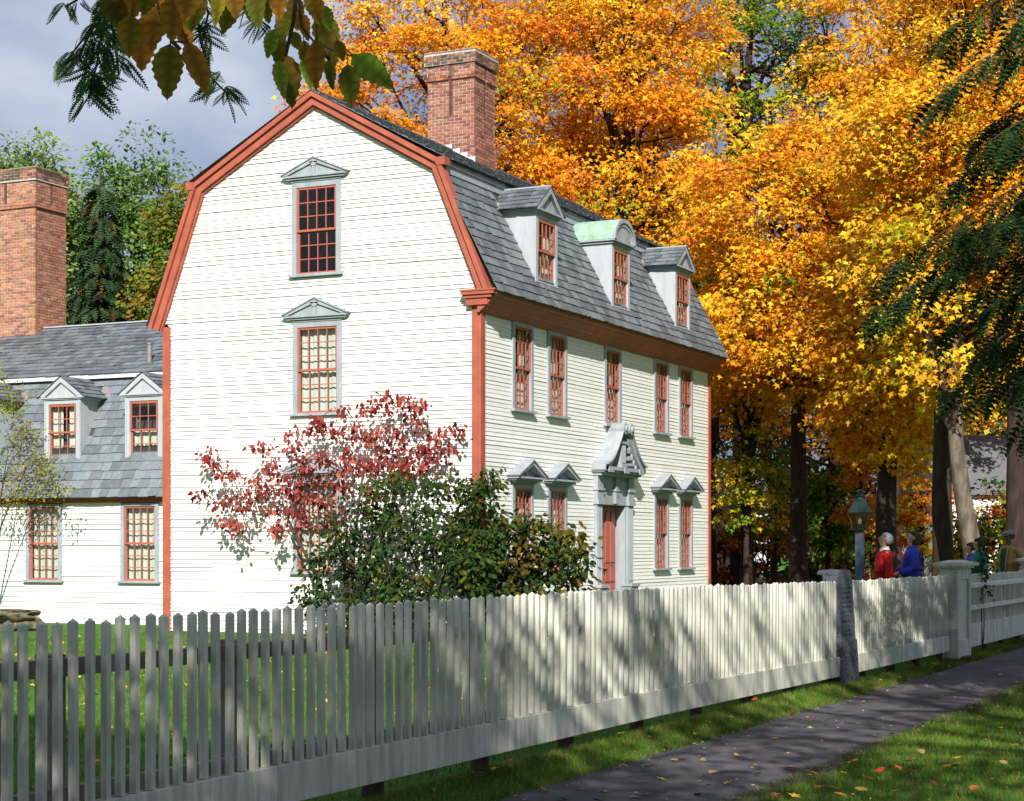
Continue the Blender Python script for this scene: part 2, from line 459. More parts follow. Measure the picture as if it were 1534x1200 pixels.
def window(root, P, uc, z0, w_, h_, cols, rows, trim=.11, proud=.05, casing='grey_trim', sill=True, hood=None, curtain=True, full=True, trim_top=None):
    """double-hung sash window; uc centre, z0 bottom of casing (above the sill), w_ x h_ outside of casing"""
    u0, u1, z1 = uc - w_ / 2, uc + w_ / 2, z0 + h_
    tt = trim if trim_top is None else trim_top
    m = MB()
    m.fbox(P, u0, u0 + trim, -.10, proud, z0, z1)
    m.fbox(P, u1 - trim, u1, -.10, proud, z0, z1)
    m.fbox(P, u0 + trim, u1 - trim, -.10, proud, z1 - tt, z1)
    win = m.build('window', casing, root)
    a0, a1, b0, b1 = u0 + trim, u1 - trim, z0, z1 - tt
    mid = (b0 + b1) / 2
    rl = root_loc(root)
    for (c0, c1, nn) in ((mid - .02, b1, .012), (b0, mid + .02, -.028)):
        s = MB(); st = .045; mu = .02
        s.fbox(P, a0, a0 + st, nn - .02, nn + .018, c0, c1); s.fbox(P, a1 - st, a1, nn - .02, nn + .018, c0, c1)
        s.fbox(P, a0 + st, a1 - st, nn - .02, nn + .018, c0, c0 + st); s.fbox(P, a0 + st, a1 - st, nn - .02, nn + .018, c1 - st, c1)
        pw = (a1 - a0 - 2 * st - (cols - 1) * mu) / cols; ph = (c1 - c0 - 2 * st - (rows - 1) * mu) / rows
        for i in range(1, cols):
            x = a0 + st + i * pw + (i - 1) * mu
            s.fbox(P, x, x + mu, nn - .012, nn + .012, c0 + st, c1 - st)
        for j in range(1, rows):
            z = c0 + st + j * ph + (j - 1) * mu
            for i in range(cols):
                x = a0 + st + i * (pw + mu)
                s.fbox(P, x, x + pw, nn - .010, nn + .010, z, z + mu)
        s.build('sash', 'sash_red', win)
        me = pane_mesh(pw + .004, ph + .004, P)
        for i in range(cols):
            for j in range(rows):
                x = a0 + st + i * (pw + mu) + pw / 2; z = c0 + st + j * (ph + mu) + ph / 2
                o = link('pane', me, win, P(x, nn - .002, z) - rl)
                # old hand-blown glass never lies quite flat
                o.rotation_euler = (random.uniform(-.012, .012), random.uniform(-.012, .012), random.uniform(-.012, .012))
    if sill: MB().fbox(P, u0 - .05, u1 + .05, -.06, proud + .06, z0 - .055, z0).build('sill', 'grey_trim', win)
    if curtain:
        c = MB(); k = 26
        def drape(x0, x1, zt, zb, nn, amp, per):
            vs_ = []
            for i in range(k + 1):
                x = x0 + (x1 - x0) * i / k; d = nn + amp * math.sin(i * per) * (.6 + .4 * math.sin(i * 2.1))
                vs_ += [P(x, d, zb), P(x, d * 1.0, zt)]
            c.add(vs_, [(2 * i, 2 * i + 2, 2 * i + 3, 2 * i + 1) for i in range(k)])
        mode = curtain
        wv = a1 - a0
        if mode == 'full': drape(a0, a1, b1, b0, -.13, .02, 1.6)
        elif mode == 'pair':
            drape(a0, a0 + wv * .38, b1, b0, -.13, .025, 1.5); drape(a1 - wv * .38, a1, b1, b0, -.13, .025, 1.5)
        elif mode == 'lower':
            drape(a0, a1, mid, b0, -.13, .02, 1.5); drape(a0, a1, b1, b1 - .1, -.13, .02, 1.5)
        cu = c.build('curtain', 'curtain', win, recalc=False)
        cu.data.polygons.foreach_set('use_smooth', [True] * len(cu.data.polygons))
    if hood: hood_mesh(P, uc, z1, w_, *hood).build('pediment', 'grey_trim', win)
    return win

def hood_mesh(P, uc, z, w_, half, rise, depth, tym=.35):
    """triangular window hood: bed moulding, cornice, tympanum, raking moulds and a centre key"""
    m = MB()
    m.fbox(P, uc - w_ / 2 - .01, uc + w_ / 2 + .01, -.02, depth * .45, z + .001, z + .045)
    m.fbox(P, uc - half * .93, uc + half * .93, -.02, depth * .75, z + .046, z + .085)
    m.fbox(P, uc - half, uc + half, -.02, depth, z + .086, z + .125)
    b = z + .126
    m.prism(P, [(uc - half * .93, b), (uc + half * .93, b), (uc, b + rise * .9)], -.02, depth * tym)
    t = .055
    for s in (-1, 1):
        m.prism(P, [(uc + s * half * 1.04, b), (uc + s * (half * 1.04 - .12), b), (uc, b + rise - .03), (uc, b + rise + t)], -.02 + .001 * s, depth + .01)
        m.prism(P, [(uc + s * half * 1.07, b + .02), (uc + s * half * 1.04, b + .001), (uc, b + rise + t + .002), (uc, b + rise + t + .03)], -.02 + .001 * s, depth + .035)
        m.prism(P, [(uc + s * half * .52 - .02, b + rise * .42), (uc + s * half * .52 + .02, b + rise * .42), (uc + s * half * .52 + .02, b + rise * .56), (uc + s * half * .52 - .02, b + rise * .56)], -.02, depth * tym + .02)
    m.fbox(P, uc - .035, uc + .035, -.02, depth * tym + .03, b + .001, b + rise * .8)
    m.prism(P, [(uc - .035, b + rise * .6), (uc + .035, b + rise * .6), (uc + .1, b + rise * .93), (uc - .1, b + rise * .93)], -.02, depth * tym + .04)
    return m

def slate_course(P3, x0, x1, s0, expo, wid, thick, holes_f=None):
    """one course of slates; P3(x, s, n): along, up the slope, out of the slope"""
    items = []
    x = x0
    first = True
    while x < x1 - .02:
        w_ = wid * random.uniform(.72, 1.25)
        if first: w_ *= random.uniform(.5, 1); first = False
        xe = min(x + w_, x1)
        if x1 - xe < .06: xe = x1
        if not (holes_f and holes_f((x + xe) / 2, s0 + expo * .3)):
            j = random.uniform(-.007, .007); tk = thick * random.uniform(.75, 1.35)
            a, b = x + .003, xe - .003
            c = .018 if random.random() < .25 else .0
            m = MB()
            m.hexa([P3(a, s0 + j + (c if random.random() < .5 else 0), .004), P3(b, s0 + j + c, .004), P3(b, s0 + j + c, .004 + tk + .010), P3(a, s0 + j, .004 + tk + .010),
                    P3(a, s0 + expo + .03, -.003), P3(b, s0 + expo + .03, -.003), P3(b, s0 + expo + .03, .003), P3(a, s0 + expo + .03, .003)])
            items.append(m)
        x = xe
    return items

def slate_field(part, items, mat_name, cap, joined='slate_courses'):
    def dist(i):
        v = items[i].v[3]; return -((v[0] - CAMX) ** 2 + (v[1] - CAMY) ** 2)
    pieces(part, 'slate', mat_name, items, dist, cap, joined)

def chimney(root, x0, x1, y0, y1, z0, z1, bands, slot, mat_name, cap, far_side=True):
    """brick stack; every visible brick its own block on a mortar core. bands: list of (z_lo, z_hi, projection)"""
    core = MB().box(x0 + .009, x1 - .009, y0 + .009, y1 - .009, z0, z1 - .01)
    for a, b, p in bands:
        if b - a > .12: core.box(x0 + .01 - p, x1 - .01 + p, y0 + .01 - p, y1 - .01 + p, a, b - .011)
    ch = core.build('chimney', 'mortar', root)
    if slot:
        ym, xm = (y0 + y1) / 2, (x0 + x1) / 2
        zones = [(slot[0], slot[1], 0)] + [(max(slot[0], a), min(slot[1], b), p) for a, b, p in bands if min(slot[1], b) - max(slot[0], a) > .1 and p < .06]
        for a, b, p in zones:  # dark block fills the slot, set just behind the brick faces
            MB().box(x0 - p + .004, x0 + .2, ym - .045, ym + .045, a, b).build('dark_slot_fill', 'sooty_brick', ch)
            MB().box(xm - .045, xm + .045, y0 - p + .004, y0 + .2, a, b).build('dark_slot_fill', 'sooty_brick', ch)
    pt = bands[0][2]
    MB().box(x0 - pt + .004, x1 + pt - .004, y0 - pt + .004, y1 + pt - .004, z1 - .008, z1 + .018).build('chimney_cap', 'sooty_brick', ch)
    items = []; soot = []
    bh, bl, jt = .058, .205, .016
    k = 0
    z = z0
    while z + bh < z1 + .001:
        p = 0
        for a, b, pp in bands:
            if a - .001 <= z + bh / 2 <= b: p = pp
        X0, X1, Y0, Y1 = x0 - p, x1 + p, y0 - p, y1 + p
        for face in (0, 1, 2, 3):
            lo, hi = (Y0, Y1) if face in (0, 2) else (X0, X1)
            t = lo - (bl / 2 if k % 2 else 0)
            if face in (1, 3): t = lo - (0 if k % 2 else bl / 2)
            while t < hi - .01:
                a = max(t, lo) + (jt / 2 if t > lo else 0); b = min(t + bl, hi) - (jt / 2 if t + bl < hi else 0)
                t += bl
                if b - a < .03: continue
                ctr = ((a + b) / 2 - (lo + hi) / 2)
                if slot and slot[0] <= z <= slot[1] and p < .06:
                    if a < (lo + hi) / 2 + .045 and b > (lo + hi) / 2 - .045:
                        # leave a narrow slot
                        mid = (lo + hi) / 2
                        parts = [(a, mid - .045), (mid + .045, b)]
                    else: parts = [(a, b)]
                else: parts = [(a, b)]
                for a_, b_ in parts:
                    if b_ - a_ < .02: continue
                    e_ = random.uniform(-.004, .004); d = .045
                    m = MB()
                    # corner bricks: faces 0/2 own the corner, faces 1/3 stop short of it
                    if face in (1, 3):
                        a2, b2 = max(a_, lo + d + .008), min(b_, hi - d - .008)
                        if b2 - a2 < .02: continue
                    else: a2, b2 = a_, b_
                    if face == 0: m.box(X0 + e_, X0 + d, a2, b2, z + jt / 2, z + bh + jt / 2)
                    elif face == 1: m.box(a2, b2, Y0 + e_, Y0 + d, z + jt / 2, z + bh + jt / 2)
                    elif face == 2: m.box(X1 - d, X1 - e_, a2, b2, z + jt / 2, z + bh + jt / 2)
                    else: m.box(a2, b2, Y1 - d, Y1 - e_, z + jt / 2, z + bh + jt / 2)
                    items.append((m, face, z))
        z += bh + jt; k += 1
    zs = z1 - .36
    near = [(m, z_) for m, f_, z_ in items if f_ in (0, 1)]
    rest = [m for m, f_, z_ in items if f_ not in (0, 1)]
    near.sort(key=lambda q: -q[1])
    for m, z_ in near[:cap]:
        m.build('brick', 'sooty_brick' if (z_ > zs and random.random() < .75) else mat_name, ch)
    j = MB()
    for m, z_ in near[cap:]: j.add(m.v, m.f)
    for m in rest: j.add(m.v, m.f)
    tag(j.build('brick_courses', mat_name, ch), kind='stuff')
    return ch

# ------------------------------------------------------------------ the white gambrel house
HL, HW = 13.45, 7.42
EAVE_Z, BRK_Z, RIDGE_Z = 6.72, 9.39, 10.97
FOOT_Y, BRK_Y, RID_Y = -.46, .87, 3.70
house = thing('gambrel_house', 'tall white clapboard gambrel house with red trim, slate roof and three dormers', 'house', (0, 0, 0))
PG = frame(0, 0, 0, -1, -1, 0)      # gable wall, u = -y
PF = frame(0, 0, 1, 0, 0, -1)       # front wall, u = x

WC = 6.73
front_u = [WC - 4.85, WC - 3.12, WC, WC + 3.12, WC + 4.85]
front_l = [WC - 4.85, WC - 3.12, WC + 3.12, WC + 4.85]
CASE = .06
g_holes = [(-4.255, -3.105, z, z + h) for z, h in ((7.28, 1.93), (4.45, 1.90), (1.24, 2.0))]
f_holes = [(u - .50, u + .50, 4.52, 6.34) for u in front_u] + [(u - .50, u + .50, 1.23, 3.08) for u in front_l] + [(WC - 1.08, WC + 1.08, 0, 3.5)]

def gl(z):   # left edge on the gable (u = -y, so y large = left)
    if z < 6.45: return -HW + .152
    if z < 9.26: return -(7.40 - (z - 6.45) * (7.40 - 6.34) / (9.26 - 6.45))
    return -(6.34 - (z - 9.26) * (6.34 - 3.70) / (10.80 - 9.26))
def gr(z):
    if z < 6.72: return -.152
    if z < 9.26: return -(.06 + (z - 6.72) * (1.06 - .06) / (9.26 - 6.72))
    return -(1.06 + (z - 9.26) * (3.70 - 1.06) / (10.80 - 9.26))
gsegs = clap_segments(.084, 10.78, gl, gr, g_holes)
gable_wall = clap_wall(house, 'gable_wall', PG, gsegs, 'white_paint', 175, .032, split=2.6)
fsegs = clap_segments(.084, 6.36, lambda z: .128, lambda z: HL - .128, f_holes)
front_wall = clap_wall(house, 'front_wall', PF, fsegs, 'white_paint', 125, .017, split=3.5)
# plain rear and far walls
rw = MB()
rw.add([(HL, 0, 0), (HL, HW, 0), (HL, HW, 6.4), (HL, 6.5, 9.2), (HL, 3.7, 10.8), (HL, .9, 9.2), (HL, 0, 6.7)], [tuple(range(7))])
rw.add([(0, HW, 0), (HL, HW, 0), (HL, HW, 6.4), (0, HW, 6.4)], [(0, 1, 2, 3)])
rw.build('rear_wall', 'white_paint', house, recalc=False)
MB().box(.1, HL - .1, .1, HW - .1, 3.15, 3.3).build('floor', 'wall_sheathing', house)
MB().box(.1, HL - .1, .1, HW - .1, 6.42, 6.5).build('floor', 'wall_sheathing', house)
fd = MB(); fd.box(-.03, HL + .03, -.03, HW + .03, -.4, -.01)
fd.build('foundation', 'stone', house)

# corner boards
cb = MB(); cb.box(-.06, .02, -.045, .155, -.05, 6.46); cb.box(.0205, .13, -.045, .02, -.05, 6.30)
cb.box(-.07, -.061, .02, .10, -.05, 6.44)
cb.build('corner_board', 'red_trim', house)
MB().box(-.055, .02, HW - .155, HW + .035, -.05, 6.4).build('corner_board', 'red_trim', house)
MB().box(HL - .13, HL + .035, -.045, .02, -.05, 6.30).build('corner_board', 'red_trim', house)

# roof body
PROF = [(FOOT_Y, EAVE_Z), (BRK_Y, BRK_Z - .14), (BRK_Y - .16, BRK_Z - .14), (BRK_Y - .16, BRK_Z - .02), (RID_Y, RIDGE_Z), (6.53 + .16, BRK_Z - .02), (6.53, BRK_Z - .14), (7.76, 6.42)]
X0R, X1R = -.20, HL + .20
def yz_prism(poly, x0, x1):
    m = MB(); k = len(poly)
    m.add([(x0, y, z) for y, z in poly] + [(x1, y, z) for y, z in poly],
          [tuple(range(k)), tuple(range(k, 2 * k))[::-1]] + [(i, (i + 1) % k, k + (i + 1) % k, k + i) for i in range(k)])
    return m
inner = [(7.60, 6.40), (6.38, 9.20), (RID_Y, 10.72), (1.02, 9.20), (-.20, 6.70)]
yz_prism(PROF + inner, -.02, HL + .02).build('roof', 'roof_base', house)
roof = house.children[-1]

# lower front slope slates
LS = math.hypot(BRK_Y - FOOT_Y, BRK_Z - .14 - EAVE_Z)
ca, sa = (BRK_Y - FOOT_Y) / LS, (BRK_Z - .14 - EAVE_Z) / LS
def PL(x, s, n): return Vector((x, FOOT_Y + s * ca - n * sa, EAVE_Z + s * sa + n * ca))
DORM = [WC - 4.10, WC, WC + 4.10]
DW = 1.08
def dorm_hole(x, s):
    z = EAVE_Z + s * sa
    return any(abs(x - d) < DW / 2 - .02 and 7.30 < z < 8.95 for d in DORM)
items = []
nc = 14; ex = (LS + .05) / nc
for c_ in range(nc): items += slate_course(PL, X0R, X1R, -.05 + c_ * ex, ex, .25, .012, dorm_hole)
slate_field(roof, items, 'slate', 300)
# upper front slope
US = math.hypot(RID_Y - (BRK_Y - .16), RIDGE_Z - BRK_Z + .02)
cu_, su_ = (RID_Y - BRK_Y + .16) / US, (RIDGE_Z - BRK_Z + .02) / US
def PU(x, s, n): return Vector((x, BRK_Y - .16 + s * cu_ - n * su_, BRK_Z - .02 + s * su_ + n * cu_))
items = []
nc = 15; ex = (US + .04) / nc
for c_ in range(nc): items += slate_course(PU, X0R - .03, X1R, -.04 + c_ * ex, ex, .27, .016)
j = MB()
for m in items: j.add(m.v, m.f)
tag(j.build('upper_slates', 'slate', roof), kind='stuff')
# rear slopes, plain slate sheets (never seen from the street)
rs = MB(); rs.add([(X0R, 7.78, 6.43), (X1R, 7.78, 6.43), (X1R, 6.55, 9.26), (X0R, 6.55, 9.26)], [(0, 1, 2, 3)])
rs.add([(X0R, 6.70, 9.385), (X1R, 6.70, 9.385), (X1R, RID_Y, 10.99), (X0R, RID_Y, 10.99)], [(0, 1, 2, 3)])
rs.build('rear_slates', 'slate', roof, recalc=False)
MB().box(X0R, X1R, RID_Y - .05, RID_Y + .05, RIDGE_Z + .005, RIDGE_Z + .035).build('ridge_cap', 'slate', roof)
# grey fascia under the upper slope
fa = MB(); fa.box(X0R + .12, X1R - .02, BRK_Y - .155, BRK_Y - .12, BRK_Z - .155, BRK_Z - .035); fa.box(X0R + .14, X1R - .02, BRK_Y - .12, BRK_Y + .05, BRK_Z - .30, BRK_Z - .15)
fa.build('fascia', 'grey_trim', roof)

# rake boards on the near and far gables
def rake(poly_out, width, xa, xb, name='rake_board'):
    """band of given width inside an open polyline (y,z)"""
    pts = [Vector((y, z)) for y, z in poly_out]
    nrm = []
    for i in range(len(pts)):
        ds = []
        if i > 0: ds.append((pts[i] - pts[i - 1]).normalized())
        if i < len(pts) - 1: ds.append((pts[i + 1] - pts[i]).normalized())
        ns_ = [Vector((d.y, -d.x)) for d in ds]
        if len(ns_) == 2:
            b = (ns_[0] + ns_[1]).normalized(); b = b / max(.4, b.dot(ns_[0]))
        else: b = ns_[0]
        nrm.append(b)
    return pts, nrm
outl = [(-.26, 6.74), (.80, 9.33), (RID_Y, 10.965), (6.60, 9.33), (7.72, 6.40)]
pts, nrm = rake(outl, .3, 0, 0)
def band(o0, o1, xa, xb):
    m = MB()
    for i in range(len(pts) - 1):
        a, b, c, d = pts[i] + nrm[i] * o0, pts[i + 1] + nrm[i + 1] * o0, pts[i + 1] + nrm[i + 1] * o1, pts[i] + nrm[i] * o1
        m.hexa([(xa, a.x, a.y), (xa, b.x, b.y), (xa, c.x, c.y), (xa, d.x, d.y), (xb, a.x, a.y), (xb, b.x, b.y), (xb, c.x, c.y), (xb, d.x, d.y)])
    return m
rb = band(0.0, .095, -.21, -.0); rb2 = band(.097, .235, -.15, 0.0); rb3 = band(.237, .27, -.09, 0.0)
rb.add(rb2.v, rb2.f); rb.add(rb3.v, rb3.f)
# small block where the rake turns at the break
rb.box(-.225, 0, .66, .84, 9.20, 9.36); rb.box(-.225, 0, 6.56, 6.74, 9.20, 9.36)
rb.build('rake_board', 'red_trim', house)
rf = band(0.0, .27, HL, HL + .2); rf.build('rake_board', 'red_trim', house)

# front cornice with its return on the gable
def cornice_prof():
    return [(0.0, 6.30), (-.05, 6.30), (-.055, 6.32), (-.15, 6.395), (-.155, 6.41), (-.22, 6.455), (-.228, 6.47), (-.34, 6.57), (-.345, 6.585), (-.40, 6.625), (-.42, 6.70), (0.0, 6.715)]
co = yz_prism(cornice_prof(), -.135, HL + .15)
co.build('cornice', 'red_trim', house)
cr_ = MB()
for (ya, yb, xa, z0_, z1_) in ((-.23, .23, -.17, 6.44, 6.57), (-.33, .28, -.20, 6.571, 6.635), (-.40, .31, -.235, 6.636, 6.70), (-.43, .33, -.25, 6.701, 6.735)):
    cr_.box(xa, -.001, ya, yb, z0_, z1_)
cr_.build('cornice_return', 'red_trim', house)
# windows
GH = (.74, .27, .15, .8)
window(house, PG, -3.68, 7.30, 1.15, 1.87, 4, 3, hood=GH, curtain=None)
window(house, PG, -3.66, 4.48, 1.15, 1.85, 4, 3, hood=GH, curtain='full')
window(house, PG, -3.66, 1.27, 1.15, 1.90, 4, 3, hood=GH, curtain='full')
for i, u in enumerate(front_u):
    window(house, PF, u, 4.55, 1.0, 1.78, 4, 3, curtain='pair' if i % 2 == 0 else 'full')
for i, u in enumerate(front_l):
    window(house, PF, u, 1.26, 1.0, 1.80, 4, 3, hood=(.68, .27, .26), curtain='full' if i > 1 else 'pair')

# dormers
def dormer(uc, arched):
    zb, zt = 7.20, 8.58
    yf = -.20
    P = frame(0, yf, 1, 0, 0, -1)
    hw = DW / 2
    slope = lambda z: FOOT_Y + (z - EAVE_Z) * ca / sa
    m = MB()
    for s in (-1, 1):   # cheeks, triangular side walls lying on the slope
        x0_, x1_ = (uc - hw, uc - hw + .035) if s < 0 else (uc + hw - .035, uc + hw)
        poly = [(yf, zb + .06), (yf, zt), (slope(zt) + .02, zt), (slope(zb + .06) + .02, zb + .06)]
        q = yz_prism(poly, x0_, x1_); m.add(q.v, q.f)
        # front corner stile
        xs_ = (uc - hw, uc - hw + .11) if s < 0 else (uc + hw - .11, uc + hw)
        m.fbox(P, xs_[0], xs_[1], .001, .03, zb, zt)
    m.fbox(P, uc - hw + .11, uc + hw - .11, -.10, .028, zt - .10, zt)
    m.fbox(P, uc - hw - .02, uc + hw + .02, -.06, .05, zb - .03, zb - .001)
    d = m.build('dormer', 'pale_trim', house)
    zc = zt
    cap_ = MB()
    back = .72
    cap_.fbox(P, uc - hw - .05, uc + hw + .05, -back, .07, zc + .001, zc + .05)
    cap_.fbox(P, uc - hw - .10, uc + hw + .10, -back, .13, zc + .051, zc + .09)
    cap_.build('dormer_cornice', 'grey_trim', d)
    zz = zc + .092
    if arched:
        r = hw + .10; n_ = 14
        arc = [(uc + r * math.cos(math.pi * k / n_), zz + .52 * math.sin(math.pi * k / n_)) for k in range(n_ + 1)]
        arc2 = [(uc + (r - .09) * math.cos(math.pi * k / n_), zz + .43 * math.sin(math.pi * k / n_)) for k in range(n_ + 1)]
        arc3 = [(uc + (r - .17) * math.cos(math.pi * k / n_), zz + .35 * math.sin(math.pi * k / n_)) for k in range(n_ + 1)]
        MB().prism(P, arc, -1.05, .09).build('dormer_roof', 'copper_green', d)
        q = MB()
        def ring(o, i_, n0, n1):
            for k in range(n_):
                q.hexa([P(a[0], nn, a[1]) for nn in (n0, n1) for a in (o[k], o[k + 1], i_[k + 1], i_[k])])
        ring(arc, arc2, .091, .15); ring(arc2, arc3, .091, .12)
        q.prism(P, arc3, .05, .10)
        q.build('pediment', 'grey_trim', d)
    else:
        r = hw + .12; rise = .50
        apex = zz + rise
        q = MB()
        q.prism(P, [(uc - hw, zz), (uc + hw, zz), (uc, apex - .08)], -.02, .05)
        for s in (-1, 1):
            q.prism(P, [(uc + s * r, zz), (uc + s * (r - .16), zz), (uc, apex - .12), (uc, apex)], -.019 + .001 * s, .13)
        q.build('pediment', 'grey_trim', d)
        rl_ = MB()
        rl_.prism(P, [(uc - r - .02, zz - .01), (uc + r + .02, zz - .01), (uc, apex + .012)], -1.2, -.021)
        dr = rl_.build('dormer_roof', 'roof_base', d)
        slen = math.hypot(r + .02, rise)
        its = []
        for s in (-1, 1):
            cc, sn = (r + .02) / slen, (rise + .02) / slen
            def P3(t, q_, n_, s=s, cc=cc, sn=sn):
                return Vector((uc + s * (r + .05 - q_ * cc) + s * n_ * sn, yf + t, zz - .005 + q_ * sn + n_ * cc))
            for k in range(5): its += slate_course(P3, -.10 - .04, 1.1, -.03 + k * (slen + .03) / 5, (slen + .03) / 5, .2, .012)
        jj = MB()
        for m_ in its: jj.add(m_.v, m_.f)
        tag(jj.build('dormer_slates', 'slate', d), kind='stuff')
        fl = MB()
        for s in (-1, 1):
            fl.hexa([(uc + s * (r + .05), yf + .74, zz - .05), (uc + s * (r + .08), yf + .84, zz - .08), (uc + s * (r + .02), yf + .98, zz + .16), (uc + s * (r - .12), yf + .80, zz + .15),
                     (uc + s * (r + .05), yf + .74, zz - .03), (uc + s * (r + .08), yf + .84, zz - .06), (uc + s * (r + .02), yf + .98, zz + .18), (uc + s * (r - .12), yf + .80, zz + .17)])
        fl.build('dormer_flashing', 'rust_metal', d)
        MB().tube([(uc, yf - .13, apex + .03), (uc, yf + 1.2, apex + .03)], .028, 8).build('dormer_ridge', 'grey_trim', d)
    window(house, P, uc, zb, DW - .22, zt - .10 - zb, 4, 3 if False else 2, trim=.012, proud=.012, casing='pale_trim', sill=False, curtain='pair', trim_top=.012)
for i, u in enumerate(DORM): dormer(u, i == 1)

# main chimney
chim = chimney(house, 5.95, 7.05, 3.10, 4.32, 10.25, 13.26, [(12.98, 13.30, .07), (12.62, 12.70, .045), (12.70, 12.98, .02), (9.0, 11.0, .02)], (11.75, 12.97), 'brick', 290)
fl = MB()
for k in range(4):
    y = 3.06 + k * .2; fl.box(5.905, 5.925, y, y + .17, 10.30 + (y - 3.1) * .55, 10.80 + (y - 3.1) * .55)
fl.build('step_flashing', 'flashing', house)

# ---- the front doorway with its swan-neck pediment
dw = thing  # (kept for readability)
fz = MB(); fz.fbox(PF, WC - 1.085, WC + 1.085, -.03, -.001, 3.36, 3.52)
surround = fz.build('door_surround', 'grey_trim', house)
for s in (-1, 1):
    ent = MB()
    c = WC + s * .93
    ent.fbox(PF, c - .15, c + .15, -.02, .10, .3, 2.72)          # pilaster shafts
    for k in (-1, 0, 1): ent.fbox(PF, c + k * .085 - .02, c + k * .085 + .02, .1, .115, 1.0, 2.66)
    ent.fbox(PF, c - .22, c + .22, -.02, .20, .0, .86)           # plinths
    ent.fbox(PF, c - .25, c + .25, -.02, .235, .861, .93)
    ent.fbox(PF, c - .19, c + .19, -.02, .15, 2.721, 2.80)       # capitals
    ent.fbox(PF, c - .165, c + .165, -.02, .12, 2.801, 3.36)
    ent.fbox(PF, c - .19, c + .19, -.02, .15, 3.03, 3.08)
    ent.fbox(PF, WC + s * .78 - .055, WC + s * .78 + .055, -.30, .045, .3, 2.72)   # reveals
    ent.build('pilaster', 'grey_trim', surround)
ab = MB()
ab.fbox(PF, WC - .765, WC + .765, -.30, .06, 2.722, 3.36)
ab.fbox(PF, WC - .06, WC + .06, .0601, .14, 2.75, 3.36); ab.fbox(PF, WC - .09, WC + .09, .0601, .16, 3.03, 3.09)
ab.fbox(PF, WC - .76, WC + .76, .0601, .085, 3.04, 3.075)
ab.fbox(PF, WC - 1.12, WC + 1.12, -.02, .22, 3.361, 3.43)
ab.fbox(PF, WC - 1.17, WC + 1.17, -.02, .30, 3.431, 3.48)
ab.fbox(PF, WC - 1.22, WC + 1.22, -.02, .36, 3.481, 3.56)
for s in (-1, 0, 1): ab.fbox(PF, WC + s * .93 - .14, WC + s * .93 + .14, .3601, .385, 3.435, 3.56)
ab.build('entablature', 'grey_trim', surround)
# scroll arms
sc_ = MB()
nk = 16
def arm(t):   # 0 at the outer end, 1 at the scroll
    return (1.20 - 1.02 * t, 3.60 + .93 * (t ** 1.9) + .02 * math.sin(t * 3.1))
for s in (-1, 1):
    for k in range(nk):
        (ua, za), (ub, zb_) = arm(k / nk), arm((k + 1) / nk)
        th = lambda t: .14 + .02 * t
        sc_.hexa([PF(WC + s * u, n_, z) for n_ in (-.02, .36) for (u, z) in ((ua, za - th(k / nk)), (ub, zb_ - th((k + 1) / nk)), (ub, zb_), (ua, za))])
        sc_.hexa([PF(WC + s * u, n_, z) for n_ in (-.02, .42) for (u, z) in ((ua, za + .001), (ub, zb_ + .001), (ub, zb_ + .045), (ua, za + .045))])
        if k > 1 and k % 2 == 0:
            sc_.hexa([PF(WC + s * (u - .0), n_, z) for n_ in (.05, .30) for (u, z) in ((ua - .01, za - .24), (ub + .02, zb_ - .24), (ub + .02, zb_ - .16), (ua - .01, za - .16))])
    ring_c = (WC + s * .19, 4.44)
    pts_ = [PF(ring_c[0], -.02, ring_c[1]), PF(ring_c[0], .43, ring_c[1])]
    sc_.tube(pts_, .13, 16)
    sc_.tube([PF(ring_c[0], .4301, ring_c[1]), PF(ring_c[0], .47, ring_c[1])], [.085, .05], 14)
# field behind the arms
poly = [(WC - 1.16, 3.57)] + [(WC - arm(k / nk)[0] + .02, arm(k / nk)[1] - .12) for k in range(1, nk + 1)]
poly += [(WC + arm(k / nk)[0] - .02, arm(k / nk)[1] - .12) for k in range(nk, 0, -1)] + [(WC + 1.16, 3.57)]
sc_.prism(PF, poly, -.02, .05)
sc_.build('swan_neck_pediment', 'grey_trim', surround)
pe = MB()
pe.fbox(PF, WC - .13, WC + .13, .051, .30, 3.561, 4.10); pe.fbox(PF, WC - .17, WC + .17, .051, .33, 4.101, 4.16); pe.fbox(PF, WC - .15, WC + .15, .051, .315, 3.561, 3.65)
for k in (-1, 0, 1): pe.fbox(PF, WC + k * .07 - .015, WC + k * .07 + .015, .3001, .315, 3.68, 4.08)
pe.build('pedestal', 'grey_trim', surround)
# double door leaves
for s in (-1, 1):
    a, b = sorted((WC + s * .006, WC + s * .72))
    dm = MB(); dm.fbox(PF, a, b, -.26, -.20, .36, 2.72)
    dr = dm.build('door', 'door_red', house)
    pn = MB()
    for c0, c1 in ((a + .07, (a + b) / 2 - .03), ((a + b) / 2 + .03, b - .07)):
        n_ = 8
        arch = [(c0, 1.42), (c1, 1.42)] + [((c0 + c1) / 2 + (c1 - c0) / 2 * math.cos(math.pi * k / n_), 2.38 + .22 * math.sin(math.pi * k / n_)) for k in range(n_ + 1)]
        pn.prism(PF, arch, -.199, -.175)
        for z_ in (.46, .98): pn.fbox(PF, c0, c1, -.199, -.178, z_, z_ + .40)
        for z_ in (1.39,): pn.fbox(PF, c0, c1, -.199, -.185, z_ - .06, z_ - .02)
    pn.build('panel', 'door_red', dr)
    MB().tube([PF(a + .05 if s > 0 else b - .05, -.2, 1.25), PF(a + .05 if s > 0 else b - .05, -.14, 1.25)], .025, 10).build('handle', 'iron', dr)
MB().fbox(PF, WC - .73, WC + .73, -.29, -.15, .28, .355).build('threshold', 'stone', house)
st = MB(); st.fbox(PF, WC - 1.3, WC + 1.3, .25, 1.05, -.05, .28); st.build('doorstep', 'granite', house)
